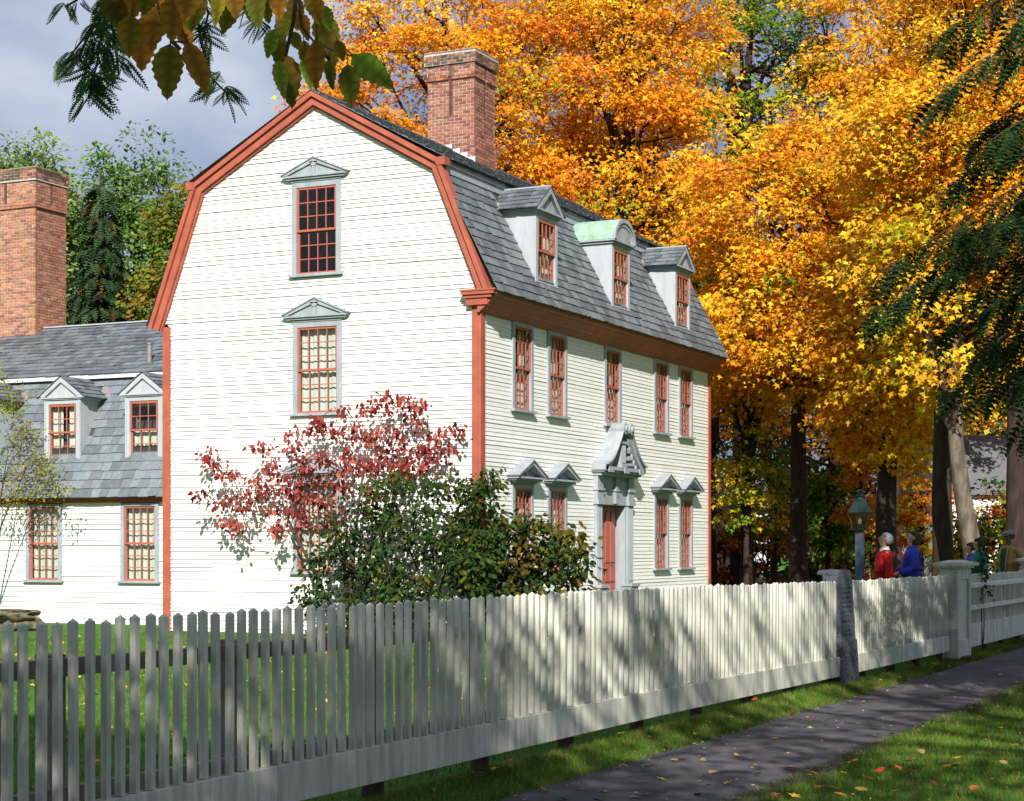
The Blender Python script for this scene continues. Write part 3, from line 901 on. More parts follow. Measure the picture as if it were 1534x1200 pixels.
# ------------------------------------------------------------------ the lower wing on the left
WX, WY0, WY1 = 2.2, HW + .03, 21.5
wing = thing('house_wing', 'lower white clapboard wing with grey slate gambrel roof behind the tall gable', 'house wing', (WX, HW + .05, 0))
PW = frame(WX, 0, 0, -1, -1, 0)
ww = [9.72, 12.47, 15.3, 18.0]
w_holes = [(-y - .53, -y + .53, .98, 2.78) for y in ww]
wsegs = clap_segments(.121, 2.80, lambda z: -WY1, lambda z: -WY0, w_holes)
clap_wall(wing, 'front_wall', PW, wsegs, 'white_paint', 120, .036, split=4.0)
bk = MB()
bk.add([(WX, WY1, 0), (10.0, WY1, 0), (10.0, WY1, 2.8), (8.7, WY1, 5.8), (6.1, WY1, 7.3), (3.5, WY1, 5.8), (WX, WY1, 2.8)], [tuple(range(7))])
bk.add([(10.0, WY0, 0), (10.0, WY1, 0), (10.0, WY1, 2.9), (10.0, WY0, 2.9)], [(0, 1, 2, 3)])
bk.build('rear_wall', 'white_paint', wing, recalc=False)
MB().box(WX + .1, 9.9, WY0 + .1, WY1 - .1, 2.86, 2.94).build('floor', 'wall_sheathing', wing)
MB().box(WX - .02, 10.03, WY0, WY1 + .03, -.4, -.012).build('foundation', 'stone', wing)
for y in ww:
    window(wing, PW, -y, 1.0, 1.06, 1.77, 4, 3, curtain='full', proud=.06, trim=.10, trim_top=.07)
ev = MB()
ev.box(WX - .22, WX - .001, WY0, WY1, 2.86, 2.95); ev.box(WX - .12, WX - .001, WY0, WY1, 2.79, 2.859)
ev.build('eave_board', 'red_trim', wing)

WFX, WFZ, WBX, WBZ, WRX, WRZ = WX - .28, 2.93, 3.47, 5.90, 6.1, 7.47
def xz_prism(poly, y0, y1):
    m = MB(); k = len(poly)
    m.add([(x, y0, z) for x, z in poly] + [(x, y1, z) for x, z in poly],
          [tuple(range(k)), tuple(range(k, 2 * k))[::-1]] + [(i, (i + 1) % k, k + (i + 1) % k, k + i) for i in range(k)])
    return m
wroof = xz_prism([(WFX, WFZ), (WBX, WBZ - .1), (WBX - .12, WBZ - .1), (WBX - .12, WBZ), (WRX, WRZ), (8.85, WBZ), (10.25, WFZ),
                  (9.9, WFZ), (8.6, WBZ - .2), (WRX, WRZ - .22), (WBX + .12, WBZ - .22), (WX, WFZ)], WY0, WY1 + .1).build('roof', 'roof_base', wing)
ls = math.hypot(WBX - WFX, WBZ - .1 - WFZ); wc_, ws_ = (WBX - WFX) / ls, (WBZ - .1 - WFZ) / ls
def PWL(t, s, n): return Vector((WFX + s * wc_ - n * ws_, WY1 + .1 - t, WFZ + s * ws_ + n * wc_))
WD = [9.78, 12.12, 14.6, 17.4]
WDW = 1.06
def wd_hole(t, s):
    y = WY1 + .1 - t; z = WFZ + s * ws_
    return any(abs(y - d) < WDW / 2 - .02 and 3.85 < z < 5.45 for d in WD)
items = []
nc = 14; ex = (ls + .04) / nc
for c_ in range(nc): items += slate_course(PWL, 0, WY1 + .1 - WY0, -.04 + c_ * ex, ex, .29, .013, wd_hole)
slate_field(wroof, items, 'pale_slate', 300)
us = math.hypot(WRX - WBX + .12, WRZ - WBZ); uc_, us_ = (WRX - WBX + .12) / us, (WRZ - WBZ) / us
def PWU(t, s, n): return Vector((WBX - .12 + s * uc_ - n * us_, WY1 + .1 - t, WBZ + s * us_ + n * uc_))
items = []
nc = 15; ex = (us + .04) / nc
for c_ in range(nc): items += slate_course(PWU, 0, WY1 + .1 - WY0, -.04 + c_ * ex, ex, .27, .014)
j = MB()
for m in items: j.add(m.v, m.f)
tag(j.build('upper_slates', 'slate', wroof), kind='stuff')
rs = MB(); rs.add([(8.87, WY0, WBZ + .01), (8.87, WY1, WBZ + .01), (WRX, WY1, WRZ + .02), (WRX, WY0, WRZ + .02)], [(0, 1, 2, 3)])
rs.add([(10.27, WY0, WFZ), (10.27, WY1, WFZ), (8.87, WY1, WBZ), (8.87, WY0, WBZ)], [(0, 1, 2, 3)])
rs.build('rear_slates', 'slate', wroof, recalc=False)
MB().box(WRX - .06, WRX + .06, WY0, WY1, WRZ + .012, WRZ + .045).build('ridge_cap', 'pale_trim', wroof)
MB().box(WBX - .135, WBX - .10, WY0, WY1, WBZ - .115, WBZ - .02).build('flashing', 'flashing', wroof)

def wing_dormer(yc):
    xf, zb, zt = 2.43, 3.78, 5.22
    P = frame(xf, 0, 0, -1, -1, 0)
    hw = WDW / 2; uc = -yc
    slope = lambda z: WFX + (z - WFZ) * wc_ / ws_
    m = MB()
    for s in (-1, 1):
        y0_, y1_ = sorted((yc + s * hw, yc + s * (hw - .035)))
        q = xz_prism([(xf, zb + .05), (xf, zt), (slope(zt) + .02, zt), (slope(zb + .05) + .02, zb + .05)], y0_, y1_); m.add(q.v, q.f)
        a, b = sorted((uc + s * hw, uc + s * (hw - .13)))
        m.fbox(P, a, b, .001, .035, zb - .06, zt)
        a, b = sorted((uc + s * (hw - .02), uc + s * (hw - .05)))
        m.fbox(P, a, b, .0351, .05, zb - .06, zt)
    m.fbox(P, uc - hw + .13, uc + hw - .13, -.1, .033, zt - .1, zt)
    m.fbox(P, uc - hw + .13, uc + hw - .13, -.1, .05, zb - .07, zb + .02)
    d = m.build('dormer', 'pale_trim', wing)
    r = hw + .11; rise = .46; zz = zt + .062; apex = zz + rise
    q = MB()
    q.fbox(P, uc - hw - .05, uc + hw + .05, -.70, .07, zt + .001, zt + .03)
    q.fbox(P, uc - r, uc + r, -.70, .10, zt + .031, zt + .061)
    q.prism(P, [(uc - hw, zz), (uc + hw, zz), (uc, apex - .08)], -.02, .04)
    for s in (-1, 1): q.prism(P, [(uc + s * r, zz), (uc + s * (r - .15), zz), (uc, apex - .11), (uc, apex)], -.019 + .001 * s, .10)
    q.build('pediment', 'pale_trim', d)
    rl_ = MB(); rl_.prism(P, [(uc - r - .02, zz - .01), (uc + r + .02, zz - .01), (uc, apex + .012)], -1.15, -.021)
    rl_.build('dormer_roof', 'roof_base', d)
    slen = math.hypot(r + .02, rise); its = []
    for s in (-1, 1):
        cc, sn = (r + .02) / slen, (rise + .02) / slen
        def P3(t, q_, n_, s=s, cc=cc, sn=sn):
            return Vector((xf + t, yc + s * (r + .05 - q_ * cc) + s * n_ * sn, zz - .005 + q_ * sn + n_ * cc))
        for k in range(5): its += slate_course(P3, -.10, 1.05, -.03 + k * (slen + .03) / 5, (slen + .03) / 5, .2, .012)
    jj = MB()
    for m_ in its: jj.add(m_.v, m_.f)
    tag(jj.build('dormer_slates', 'slate', d), kind='stuff')
    fl = MB()
    for s in (-1, 1):
        a = Vector((xf + .76, yc + s * (r + .10), zz - .04)); b = Vector((xf + 1.12, yc + s * .10, apex + .06))
        w1 = Vector((.02, s * .05, .12)); up = Vector((-.02, 0, .02))
        fl.hexa([a, a + w1, b + w1, b, a + up, a + w1 + up, b + w1 + up, b + up])
    fl.build('dormer_flashing', 'rust_metal', d)
    window(wing, P, uc, zb + .022, WDW - .26, zt - .105 - zb - .022, 3, 2, trim=.012, proud=.012, casing='pale_trim', sill=False, curtain='lower' if yc < 10 else 'pair', trim_top=.012)
for y in WD: wing_dormer(y)
chimney(wing, 5.72, 6.95, 15.72, 17.65, 6.9, 11.62, [(11.30, 11.66, .06), (10.62, 10.70, .05), (10.70, 11.30, .025)], (10.72, 11.28), 'brick_orange', 300)
# vent pipe on the wing roof
vp = at(224, 505, 42.9)
zr = WBZ + (vp.x - WBX) * us_ / uc_
pt = thing('vent_pipe', 'short rusty vent pipe standing on the wing roof', 'vent pipe', (vp.x, vp.y, zr))
m = MB().tube([(vp.x, vp.y, zr - .05), (vp.x, vp.y, zr + .50)], .06, 12); m.smooth = False
m.build('pipe', 'pot_metal', pt)
MB().tube([(vp.x, vp.y, zr + .501), (vp.x, vp.y, zr + .54)], .075, 12).build('collar', 'pot_metal', pt)
# ------------------------------------------------------------------ the picket fence
FY = -9.60
PITCH = .125
def fdz(x): return .062 * (1 - ss(x, -18, -6)) - .02 * ss(x, -7, 0)
def sbox(x0, x1, y0, y1, z0, z1):
    a, b = fdz(x0), fdz(x1)
    return MB().hexa([(x0, y0, z0 + a), (x1, y0, z0 + b), (x1, y1, z0 + b), (x0, y1, z0 + a), (x0, y0, z1 + a), (x1, y0, z1 + b), (x1, y1, z1 + b), (x0, y1, z1 + a)])
def picket_mesh(w_=.037, t=.041, z0=.40, z1=1.34):
    m = MB()
    zs = z1 - .019
    m.add([(-w_ / 2, -t, z0), (w_ / 2, -t, z0), (w_ / 2, 0, z0), (-w_ / 2, 0, z0), (-w_ / 2, -t, zs), (w_ / 2, -t, zs), (w_ / 2, 0, zs), (-w_ / 2, 0, zs), (0, -t / 2, z1)],
          [(0, 3, 2, 1), (0, 1, 5, 4), (1, 2, 6, 5), (2, 3, 7, 6), (3, 0, 4, 7), (4, 5, 8), (5, 6, 8), (6, 7, 8), (7, 4, 8)])
    me = m.mesh('picket'); me.materials.append(M['fence_paint']); return me
def fence(name, label, x0, x1, post0, board_z=(.16, .40), rails_front=False):
    t = thing(name, label, 'fence', (x0, FY, 0), 'white picket fence runs')
    me = [picket_mesh(), picket_mesh(.035, .040, .40, 1.335), picket_mesh(.038, .042, .40, 1.345)]
    n = int((x1 - x0) / PITCH)
    for i in range(n):
        x = x0 + (i + .5) * PITCH
        o = link('picket', random.choice(me), t, (x - x0 + random.uniform(-.004, .004), random.uniform(-.004, .004), fdz(x) + random.uniform(-.008, .008)))
        o.rotation_euler = (random.uniform(-.006, .006), random.uniform(-.0045, .0045), random.uniform(-.05, .05))
    # board at the foot, in lengths
    x = x0
    while x < x1 - .05:
        xe = min(x + 3.2, x1)
        sbox(x + .002, xe - .002, FY - .052, FY + .03, *board_z).build('base_board', 'fence_paint', t, bevel=.004)
        x = xe
    sbox(x0, x1, FY + .031, FY + .085, 1.06, 1.15).build('rail', 'fence_wood', t)
    sbox(x0, x1, FY + .031, FY + .085, .42, .50).build('rail', 'fence_wood', t)
    px = post0
    while px < x1:
        if px > x0:
            MB().box(px - .055, px + .055, FY + .086, FY + .20, .24, 1.22).build('post', 'fence_wood', t, bevel=.006)
            hs_ = random.uniform(.055, .075); s = MB().tube([(px + random.uniform(-.03, .03), FY + .09, -.1), (px, FY + .09, .08), (px, FY + .09, .239)], [hs_ * 1.2, hs_ * 1.05, hs_], 9)
            s.build('stub', 'brown_stub', t)
        px += 1.6
    if rails_front:
        for a, b in ((1.10, 1.17), (.74, .80)):
            MB().hexa([(x0, FY - .105, a), (x1, FY - .105, a), (x1, FY - .054, a), (x0, FY - .054, a), (x0, FY - .095, b - .01), (x1, FY - .095, b - .01), (x1, FY - .054, b + .012), (x0, FY - .054, b + .012)]).build('rail', 'fence_paint', t)
    return t
fence('picket_fence', 'long run of white picket fence ending at the granite marker', -28.6, -9.50, -27.22)
fence('picket_fence', 'white picket fence between granite marker and square gate pier', -8.86, -3.06, -8.0)
fence('picket_fence', 'white picket fence with two rails on its outer face past the pier', -1.98, 4.26, -1.2, (.14, .52), True)

def pier(name, label, x0, x1, y0, y1, h):
    t = thing(name, label, 'gate pier', ((x0 + x1) / 2, (y0 + y1) / 2, 0), 'square white gate piers')
    m = MB().box(x0 + .04, x1 - .04, y0 + .04, y1 - .04, 0, h - .13); m.build('shaft', 'fence_paint', t)
    for (a, b) in ((x0, x0 + .16), (x1 - .16, x1)):
        for (c, d) in ((y0, y0 + .04), (y1 - .04, y1)):
            MB().box(a, b, c, d, -.02, h - .14).build('corner_board', 'fence_paint', t, bevel=.004)
    MB().box(x0 + .002, x0 + .039, y0 + .042, y1 - .042, -.02, h - .14).build('side_board', 'fence_paint', t, bevel=.004)
    MB().box(x0 + .161, x1 - .161, y0 + .005, y0 + .039, .05, .30).build('base_board', 'fence_paint', t)
    MB().box(x0 + .161, x1 - .161, y0 + .005, y0 + .039, h - .30, h - .14).build('top_panel', 'fence_paint', t)
    c = MB(); c.box(x0 - .04, x1 + .04, y0 - .04, y1 + .04, h - .129, h - .09); c.box(x0 - .10, x1 + .10, y0 - .10, y1 + .10, h - .089, h - .04)
    cz = h - .039
    c.hexa([(x0 - .08, y0 - .08, cz), (x1 + .08, y0 - .08, cz), (x1 + .08, y1 + .08, cz), (x0 - .08, y1 + .08, cz),
            (x0 + .1, y0 + .1, h), (x1 - .1, y0 + .1, h), (x1 - .1, y1 - .1, h), (x0 + .1, y1 - .1, h)])
    c.build('cap', 'fence_paint', t)
pier('gate_pier', 'square white gate pier with flat cap beside the vine', -3.03, -2.02, FY - .18, FY + .10, 1.56)
pier('gate_pier', 'square white gate pier beside the person in the flat cap', 4.30, 5.3, FY - .18, FY + .10, 1.58)

# ------------------------------------------------------------------ granite marker stone
mk = thing('granite_marker', 'leaning inscribed granite marker stone set in the picket fence', 'marker stone', (-9.18, FY, 0))
def MK(u, n, z):   # leans back from the path
    return Vector((-9.18 + u, FY - .10 - n + z * .055, z))
b = MB()
prof = [(.365, -.08), (.365, .60), (.35, .62), (.335, 1.0), (.325, 1.38), (.31, 1.455), (.22, 1.475), (.0, 1.478), (-.22, 1.47), (-.31, 1.45), (-.325, 1.38), (-.335, 1.0), (-.35, .62), (-.365, .60), (-.365, -.08)]
b.prism(MK, [(u, z) for u, z in prof if z >= .60], -.20, .0)
body = b.build('stone_slab', 'granite', mk)
lo = MB(); lo.prism(MK, [(u, z) for u, z in prof if z <= .60], -.22, .014); lo.build('rough_base', 'granite_rough', mk)
cap_ = MB(); kk = 12
rngs = []
for i in range(7):
    t = i / 6; n_ = -.27 + t * .25
    rr = .16 + .03 * math.sin(i * 1.7)
    rngs.append([MK(.33 * math.cos(2 * math.pi * k / kk) * (1 + random.uniform(-.06, .06)), n_, 1.445 + .06 * math.sin(2 * math.pi * k / kk) * (1 + random.uniform(-.2, .2)) - .02) for k in range(kk)])
cap_.add([q for r_ in rngs for q in r_], [(i * kk + k, i * kk + (k + 1) % kk, (i + 1) * kk + (k + 1) % kk, (i + 1) * kk + k) for i in range(6) for k in range(kk)] + [tuple(range(kk)), tuple(range(6 * kk, 7 * kk))])
cap_.build('rough_top', 'granite', mk)
# the cut lettering is too worn to read: each line is a row of short chiselled strokes
LINES = [(.30, 'E'), (.20, 'w'), (.23, 'x'), (.27, 'x'), (.21, 'x'), (.24, 'x'), (.09, 'x'), (.29, 'E'), (.06, 'x'), (.10, 'x'), (.25, 'x')]
ins = MB()
for i, (half, _) in enumerate(LINES):
    z = 1.25 - i * .058; h_ = .030
    u = -half
    while u < half - .01:
        for st_ in range(random.choice((1, 2, 2))):
            x_ = u + st_ * .018
            ins.prism(MK, [(x_, z - h_ / 2), (x_ + .008, z - h_ / 2), (x_ + .008, z + h_ / 2), (x_, z + h_ / 2)], -.001, .0018)
        if random.random() < .7:
            zz_ = z + random.choice((-h_ / 2, 0, h_ / 2 - .006))
            ins.prism(MK, [(u + .008, zz_), (u + .026, zz_), (u + .026, zz_ + .007), (u + .008, zz_ + .007)], -.001, .0016)
        u += random.choice((.040, .040, .046, .07))
ins.build('inscription', 'inscription', mk, recalc=False)

# ------------------------------------------------------------------ street lamp
lp = at(1288, 820, 28.0)
lx, ly, lz = lp.x, lp.y, ground_h(lp.x, lp.y)
lamp = thing('lamp_post', 'old green copper lantern on a square blue-grey wooden post', 'street lamp', (lx, ly, lz))
MB().box(lx - .06, lx + .06, ly - .06, ly + .06, lz - .1, 1.985).build('post', 'lamp_post_paint', lamp, bevel=.008)
def lz_(z): return 1.99 + (z - 1.93) * .74
def quad_frustum(m, z0, r0, z1, r1, rot=.5):
    z0, z1, r0, r1 = lz_(z0), lz_(z1), r0 * .74, r1 * .74
    q = lambda r, z: [Vector((lx + r * math.cos(rot + math.pi / 2 * k), ly + r * math.sin(rot + math.pi / 2 * k), z)) for k in range(4)]
    m.hexa(q(r0, z0) + q(r1, z1)); return m
rot = YAW + .32 + math.pi / 4
base = MB(); quad_frustum(base, 1.931, .07, 1.985, .07, rot); quad_frustum(base, 1.986, .155, 2.02, .16, rot)
base.build('lantern_base', 'lamp_green', lamp)
zb, zt_, r0, r1 = lz_(2.02), lz_(2.33), .155 * .74, .225 * .74
fr = MB()
for k in range(4):
    a = rot + math.pi / 2 * k
    fr.tube([(lx + r0 * math.cos(a), ly + r0 * math.sin(a), zb), (lx + r1 * math.cos(a), ly + r1 * math.sin(a), zt_)], .011, 6)
fr.build('lantern_frame', 'lamp_green', lamp)
for k in range(4):
    a, b_ = rot + math.pi / 2 * k, rot + math.pi / 2 * (k + 1)
    q = [Vector((lx + r * .97 * math.cos(t), ly + r * .97 * math.sin(t), z)) for (r, t, z) in ((r0, a, zb), (r0, b_, zb), (r1, b_, zt_), (r1, a, zt_))]
    MB().add(q, [(0, 1, 2, 3)]).build('glass_pane', 'lamp_glass', lamp, recalc=False)
tp = MB(); quad_frustum(tp, 2.331, .27, 2.355, .275, rot); quad_frustum(tp, 2.356, .265, 2.60, .125, rot); quad_frustum(tp, 2.601, .14, 2.625, .135, rot)
tp.build('lantern_roof', 'lamp_green', lamp)
fn = MB().lathe((lx, ly, 0), [*[(r_ * .8, lz_(z_)) for r_, z_ in ((.06, 2.62), (.055, 2.66), (.05, 2.68), (.085, 2.70), (.085, 2.715), (.045, 2.74), (.045, 2.77), (.075, 2.79), (.07, 2.81), (.02, 2.83))]], 16)
fn.build('vent_cap', 'lamp_green', lamp)
cd = MB().lathe((lx, ly, 0), [(r_ * .74, lz_(z_)) for r_, z_ in ((.05, 2.02), (.05, 2.09), (.03, 2.10))], 12); cd.build('burner', 'lamp_green', lamp)
bl = MB().lathe((lx, ly, 0), [(r_ * .74, lz_(z_)) for r_, z_ in ((.028, 2.101), (.04, 2.14), (.035, 2.2), (.022, 2.27))], 12); bl.smooth = True; bl.build('mantle', 'white_cloth', lamp)
# ------------------------------------------------------------------ foliage tools
T_MAPLE = (np.array([(0, 0, 0), (-.17, .28, .03), (-.52, .50, -.06), (-.17, .58, .02), (0, 1.0, -.08), (.17, .58, .02), (.52, .50, -.06), (.17, .28, .03)], float),
           [(0, 1, 3, 5, 7), (1, 2, 3), (3, 4, 5), (5, 6, 7)])
T_LOBE = (np.array([(0, 0, 0), (-.50, .42, -.04), (-.15, .52, .04), (0, 1.0, -.10), (.15, .52, .04), (.50, .42, -.04)], float), [(0, 1, 2, 3, 4, 5)])
T_OVAL = (np.array([(0, 0, 0), (-.30, .38, .05), (-.22, .75, .02), (0, 1.0, -.10), (.22, .75, .02), (.30, .38, .05), (0, .5, -.02)], float),
          [(0, 6, 1), (1, 6, 2), (2, 6, 3), (3, 6, 4), (4, 6, 5), (5, 6, 0)])
T_KITE = (np.array([(0, 0, 0), (-.34, .5, .05), (0, 1.0, -.06), (.34, .5, .05)], float), [(0, 1, 2, 3)])
def frond_template(n=11, w=.26, th=.05, tri=False):
    vs_, fs = [], []
    for i in range(n):
        y = .04 + .94 * i / (n - 1); ln = w * math.sin(math.pi * (.12 + .86 * i / (n - 1))) + .03; zd = -.18 * y * y
        for s in (-1, 1):
            b = len(vs_)
            if tri: vs_ += [(0, y - th * .75, zd), (s * ln, y + .07, zd - .02), (0, y + th * .75, zd)]; fs.append((b, b + 1, b + 2)); continue
            vs_ += [(0, y - th * .5, zd), (s * ln * .5, y + .04 - th * .62, zd + .012), (s * ln, y + .085, zd - .03), (s * ln * .5, y + .05 + th * .6, zd + .012)]
            fs.append((b, b + 1, b + 2, b + 3))
    b = len(vs_)
    vs_ += [(-.008, 0, 0), (.008, 0, 0), (.004, 1, -.18), (-.004, 1, -.18)]; fs.append((b, b + 1, b + 2, b + 3))
    return np.array(vs_, float), fs
T_FROND = frond_template(7, .20, .075, True)
T_SPRAY = frond_template(7, .20, .11, True)
T_SHADE = frond_template(5, .26, .13, True)

def leaf_mesh(name, tmpl, pos, tip, nrm, size, col):
    """one mesh of many leaves. tip = direction base to tip, nrm = rough face normal"""
    tv, tf = tmpl
    n = len(pos); k = len(tv)
    y = tip / np.maximum(1e-6, np.linalg.norm(tip, axis=1, keepdims=True))
    x = np.cross(y, nrm); x /= np.maximum(1e-6, np.linalg.norm(x, axis=1, keepdims=True))
    z = np.cross(x, y)
    sz = np.asarray(size).reshape(-1, 1) * np.ones((n, 1))
    V = (pos[:, None, :] + sz[:, :, None] * (tv[None, :, 0:1] * x[:, None, :] + tv[None, :, 1:2] * y[:, None, :] + tv[None, :, 2:3] * z[:, None, :])).reshape(-1, 3)
    starts, tot, idx = [], [], []
    c = 0
    for f in tf: starts.append(c); tot.append(len(f)); idx += list(f); c += len(f)
    starts, tot, idx = np.array(starts), np.array(tot), np.array(idx)
    nl = len(idx)
    LI = (idx[None, :] + k * np.arange(n)[:, None]).ravel()
    LS_ = (starts[None, :] + nl * np.arange(n)[:, None]).ravel()
    LT = np.tile(tot, n)
    me = bpy.data.meshes.new(name)
    me.vertices.add(n * k); me.vertices.foreach_set('co', V.astype(np.float32).ravel())
    me.loops.add(n * nl); me.loops.foreach_set('vertex_index', LI.astype(np.int32))
    me.polygons.add(n * len(tf)); me.polygons.foreach_set('loop_start', LS_.astype(np.int32))
    try: me.polygons.foreach_set('loop_total', LT.astype(np.int32))
    except Exception: pass
    ca_ = me.color_attributes.new('Col', 'FLOAT_COLOR', 'POINT')
    C4 = np.ones((n, 4), np.float32); C4[:, :3] = np.clip(col, 0, 1)
    ca_.data.foreach_set('color', np.repeat(C4, k, axis=0).ravel())
    me.update(calc_edges=True)
    return me

def unit(v): return v / np.maximum(1e-6, np.linalg.norm(v, axis=1, keepdims=True))

def pick_cols(n, pal, wts, grp=None, jit=.18):
    """leaf colours: each cluster leans to one palette entry, leaves scatter around it"""
    pal = np.array(pal); wts = np.array(wts) / np.sum(wts)
    base = rng.choice(len(pal), size=n, p=wts)
    if grp is not None:
        gsel = rng.choice(len(pal), size=grp.max() + 1, p=wts)
        use = rng.random(n) < .62
        base = np.where(use, gsel[grp], base)
    c = pal[base] * (1 + rng.normal(0, jit, (n, 1)))
    return np.clip(c * (1 + rng.normal(0, .06, (n, 3))), .003, .95)

def tree(name, label, cat, base, trunk_h, r0, crown, n_cl, per, cl_r, leaf, pal, wts, tmpl=T_LOBE, bark='bark', group=None, lean=(0, 0), limbs=12,
         shell=.55, flat=.5, droop=.35, seed=1, branch_vis=True, mat_name='leaf', face=None):
    """crown = (centre xyz, radii xyz) in metres. Leaves sit in layered sprays at the ends of limbs."""
    global rng
    rng = np.random.default_rng(seed); rd = random.Random(seed)
    cc, cr_ = Vector(crown[0]), Vector(crown[1])
    base = Vector(base)
    t = thing(name, label, cat, base, group)
    top = Vector((cc.x, cc.y, cc.z + cr_.z * .55))
    p1 = Vector((base.x + lean[0], base.y + lean[1], trunk_h))
    tp = []
    nseg = 11
    for i in range(nseg + 1):
        s = i / nseg
        q = base.lerp(p1, min(1, s / .45)) if s < .45 else p1.lerp(top, (s - .45) / .55)
        q = q + Vector((rd.uniform(-.1, .1), rd.uniform(-.1, .1), 0)) * (1 if 0 < i else 0) * r0
        tp.append(q)
    tr = [r0 * (1.35 if i == 0 else 1.0) * (1 - .82 * (i / nseg) ** 1.1) + .02 for i in range(nseg + 1)]
    m = MB(); m.smooth = True
    m.tube([base - Vector((0, 0, .2))] + tp, [tr[0] * 1.15] + tr, 12)
    # limbs
    skel = []
    for i in range(4, nseg + 1): skel.append((tp[i], tr[i]))
    lb = MB(); lb.smooth = True
    for k in range(limbs):
        i = rd.randint(4, nseg - 1); s0 = tp[i]
        a = 2 * math.pi * (k + rd.random() * .6) / limbs; el = rd.uniform(-.25, .8)
        e = cc + Vector((cr_.x * math.cos(a) * math.cos(el), cr_.y * math.sin(a) * math.cos(el), cr_.z * math.sin(el))) * rd.uniform(.6, .92)
        c1 = s0.lerp(e, .45) + Vector((0, 0, rd.uniform(.3, 1.2)))
        pts_ = [(s0 * (1 - u) ** 2 + c1 * 2 * u * (1 - u) + e * u * u) for u in [j / 6 for j in range(7)]]
        pts_ = [pts_[0]] + [q + Vector((rd.uniform(-.18, .18), rd.uniform(-.18, .18), rd.uniform(-.12, .12))) for q in pts_[1:]]
        ra = min(tr[i] * .55, r0 * .42)
        rr = [ra * (1 - .85 * j / 6) + .012 for j in range(7)]
        lb.tube(pts_, rr, 7)
        skel += list(zip(pts_[1:], rr[1:]))
    S = np.array([tuple(q[0]) for q in skel]); SR = [q[1] for q in skel]
    # clusters
    u = unit(rng.normal(size=(n_cl * 3, 3)))
    rad = rng.random((n_cl * 3, 1)) ** (1 / (3 + 6 * shell))
    P = u * rad
    # lumpy outline
    lump = 1 + .16 * np.sin(u[:, 0:1] * 5.1 + seed) * np.cos(u[:, 1:2] * 4.3 + seed * 2) + .12 * np.sin(u[:, 2:3] * 7 + seed)
    P = P * lump
    P = P * np.array(cr_) + np.array(cc)
    if face is not None:
        keep = face(P); P = P[keep]
    P = P[:n_cl]
    n_cl = len(P)
    for c in P[:: 1]:
        d = np.linalg.norm(S - c, axis=1); i = int(np.argmin(d + (S[:, 2] > c[2]) * 1.0))
        s0 = Vector(S[i]); e = Vector(c)
        if (e - s0).length > .25:
            mid = s0.lerp(e, .5) + Vector((rd.uniform(-.2, .2), rd.uniform(-.2, .2), rd.uniform(.0, .35)))
            ra = min(SR[i] * .6, .02 + .012 * (e - s0).length)
            lb.tube([s0, mid, e], [ra, ra * .65, .008], 5, cap=False)
    m.build('trunk', bark, t, recalc=False)
    if branch_vis: tag(lb.build('limbs', bark if bark == 'bark' else 'twig', t, recalc=False), kind='stuff')
    # leaves
    cnt = (per * (.6 + .8 * rng.random(n_cl))).astype(int)
    g_ = np.repeat(np.arange(n_cl), cnt); N_ = len(g_)
    R_ = cl_r * (.65 + .7 * rng.random(n_cl))[g_]
    off = unit(rng.normal(size=(N_, 3))) * (rng.random((N_, 1)) ** .42); off[:, 2] *= flat
    off[:, 2] = np.where(rng.random(N_) < .72, np.abs(off[:, 2]), off[:, 2])
    hr2 = off[:, 0] ** 2 + off[:, 1] ** 2
    off[:, 2] -= droop * hr2
    out = unit((P - np.array(cc)) / np.array(cr_))[g_]
    pos = P[g_] + off * R_[:, None]
    tip = unit(off * np.array([1, 1, .3]) + .5 * out + rng.normal(0, .45, (N_, 3)) + np.array([0, 0, -.55]))
    nrm = unit(out * .45 + np.array([0, 0, .35]) - .75 * np.array(LDIR) + rng.normal(0, .45, (N_, 3)))
    col = pick_cols(N_, pal, wts, g_)
    sz = leaf * (.5 + 1.0 * rng.random(N_) ** 1.3)
    me = leaf_mesh('crown', tmpl, pos - np.array(base), tip, nrm, sz, col)
    me.materials.append(M[mat_name])
    link('crown', me, t)
    return t

ORANGE, DEEP, AMBER, YEL, YG, GRN, DGRN, RED = (.80, .31, .02), (.68, .19, .035), (.82, .42, .025), (.84, .56, .04), (.36, .38, .02), (.13, .24, .02), (.05, .12, .02), (.42, .06, .025)
MAPLE_G = 'sugar maples in autumn colour behind the house'
def maple(label, px, Z, x0, x1, ytop, ybot, pal_w, n_cl, per, seed, trunk_r=.36, trunk_px=None, name='maple_tree', bark='bark', lean=(0, 0), leaf=.165, cl_r=1.18, depth=.85, trunk_h=None, limbs=12, grp=MAPLE_G, shell=.55, face=None):
    pxm = (x0 + x1) / 2
    c = at(pxm, (ytop + ybot) / 2, Z)
    b = at(trunk_px if trunk_px else pxm, HY, Z); b.z = -.02
    rx = (x1 - x0) / 2 * Z / F_PX; rz = (ybot - ytop) / 2 * Z / F_PX
    pal = [DEEP, ORANGE, AMBER, YEL, YG, GRN]
    th = trunk_h if trunk_h else max(3.5, c.z - rz * .75)
    return tree(name, label, 'tree', b, th, trunk_r, ((c.x, c.y, c.z), (rx * depth + .4, rx, rz)), int(n_cl * .85), int(per * 1.6), cl_r, leaf, pal, pal_w, seed=seed, bark=bark, lean=lean, limbs=limbs, group=grp, shell=shell, face=face)

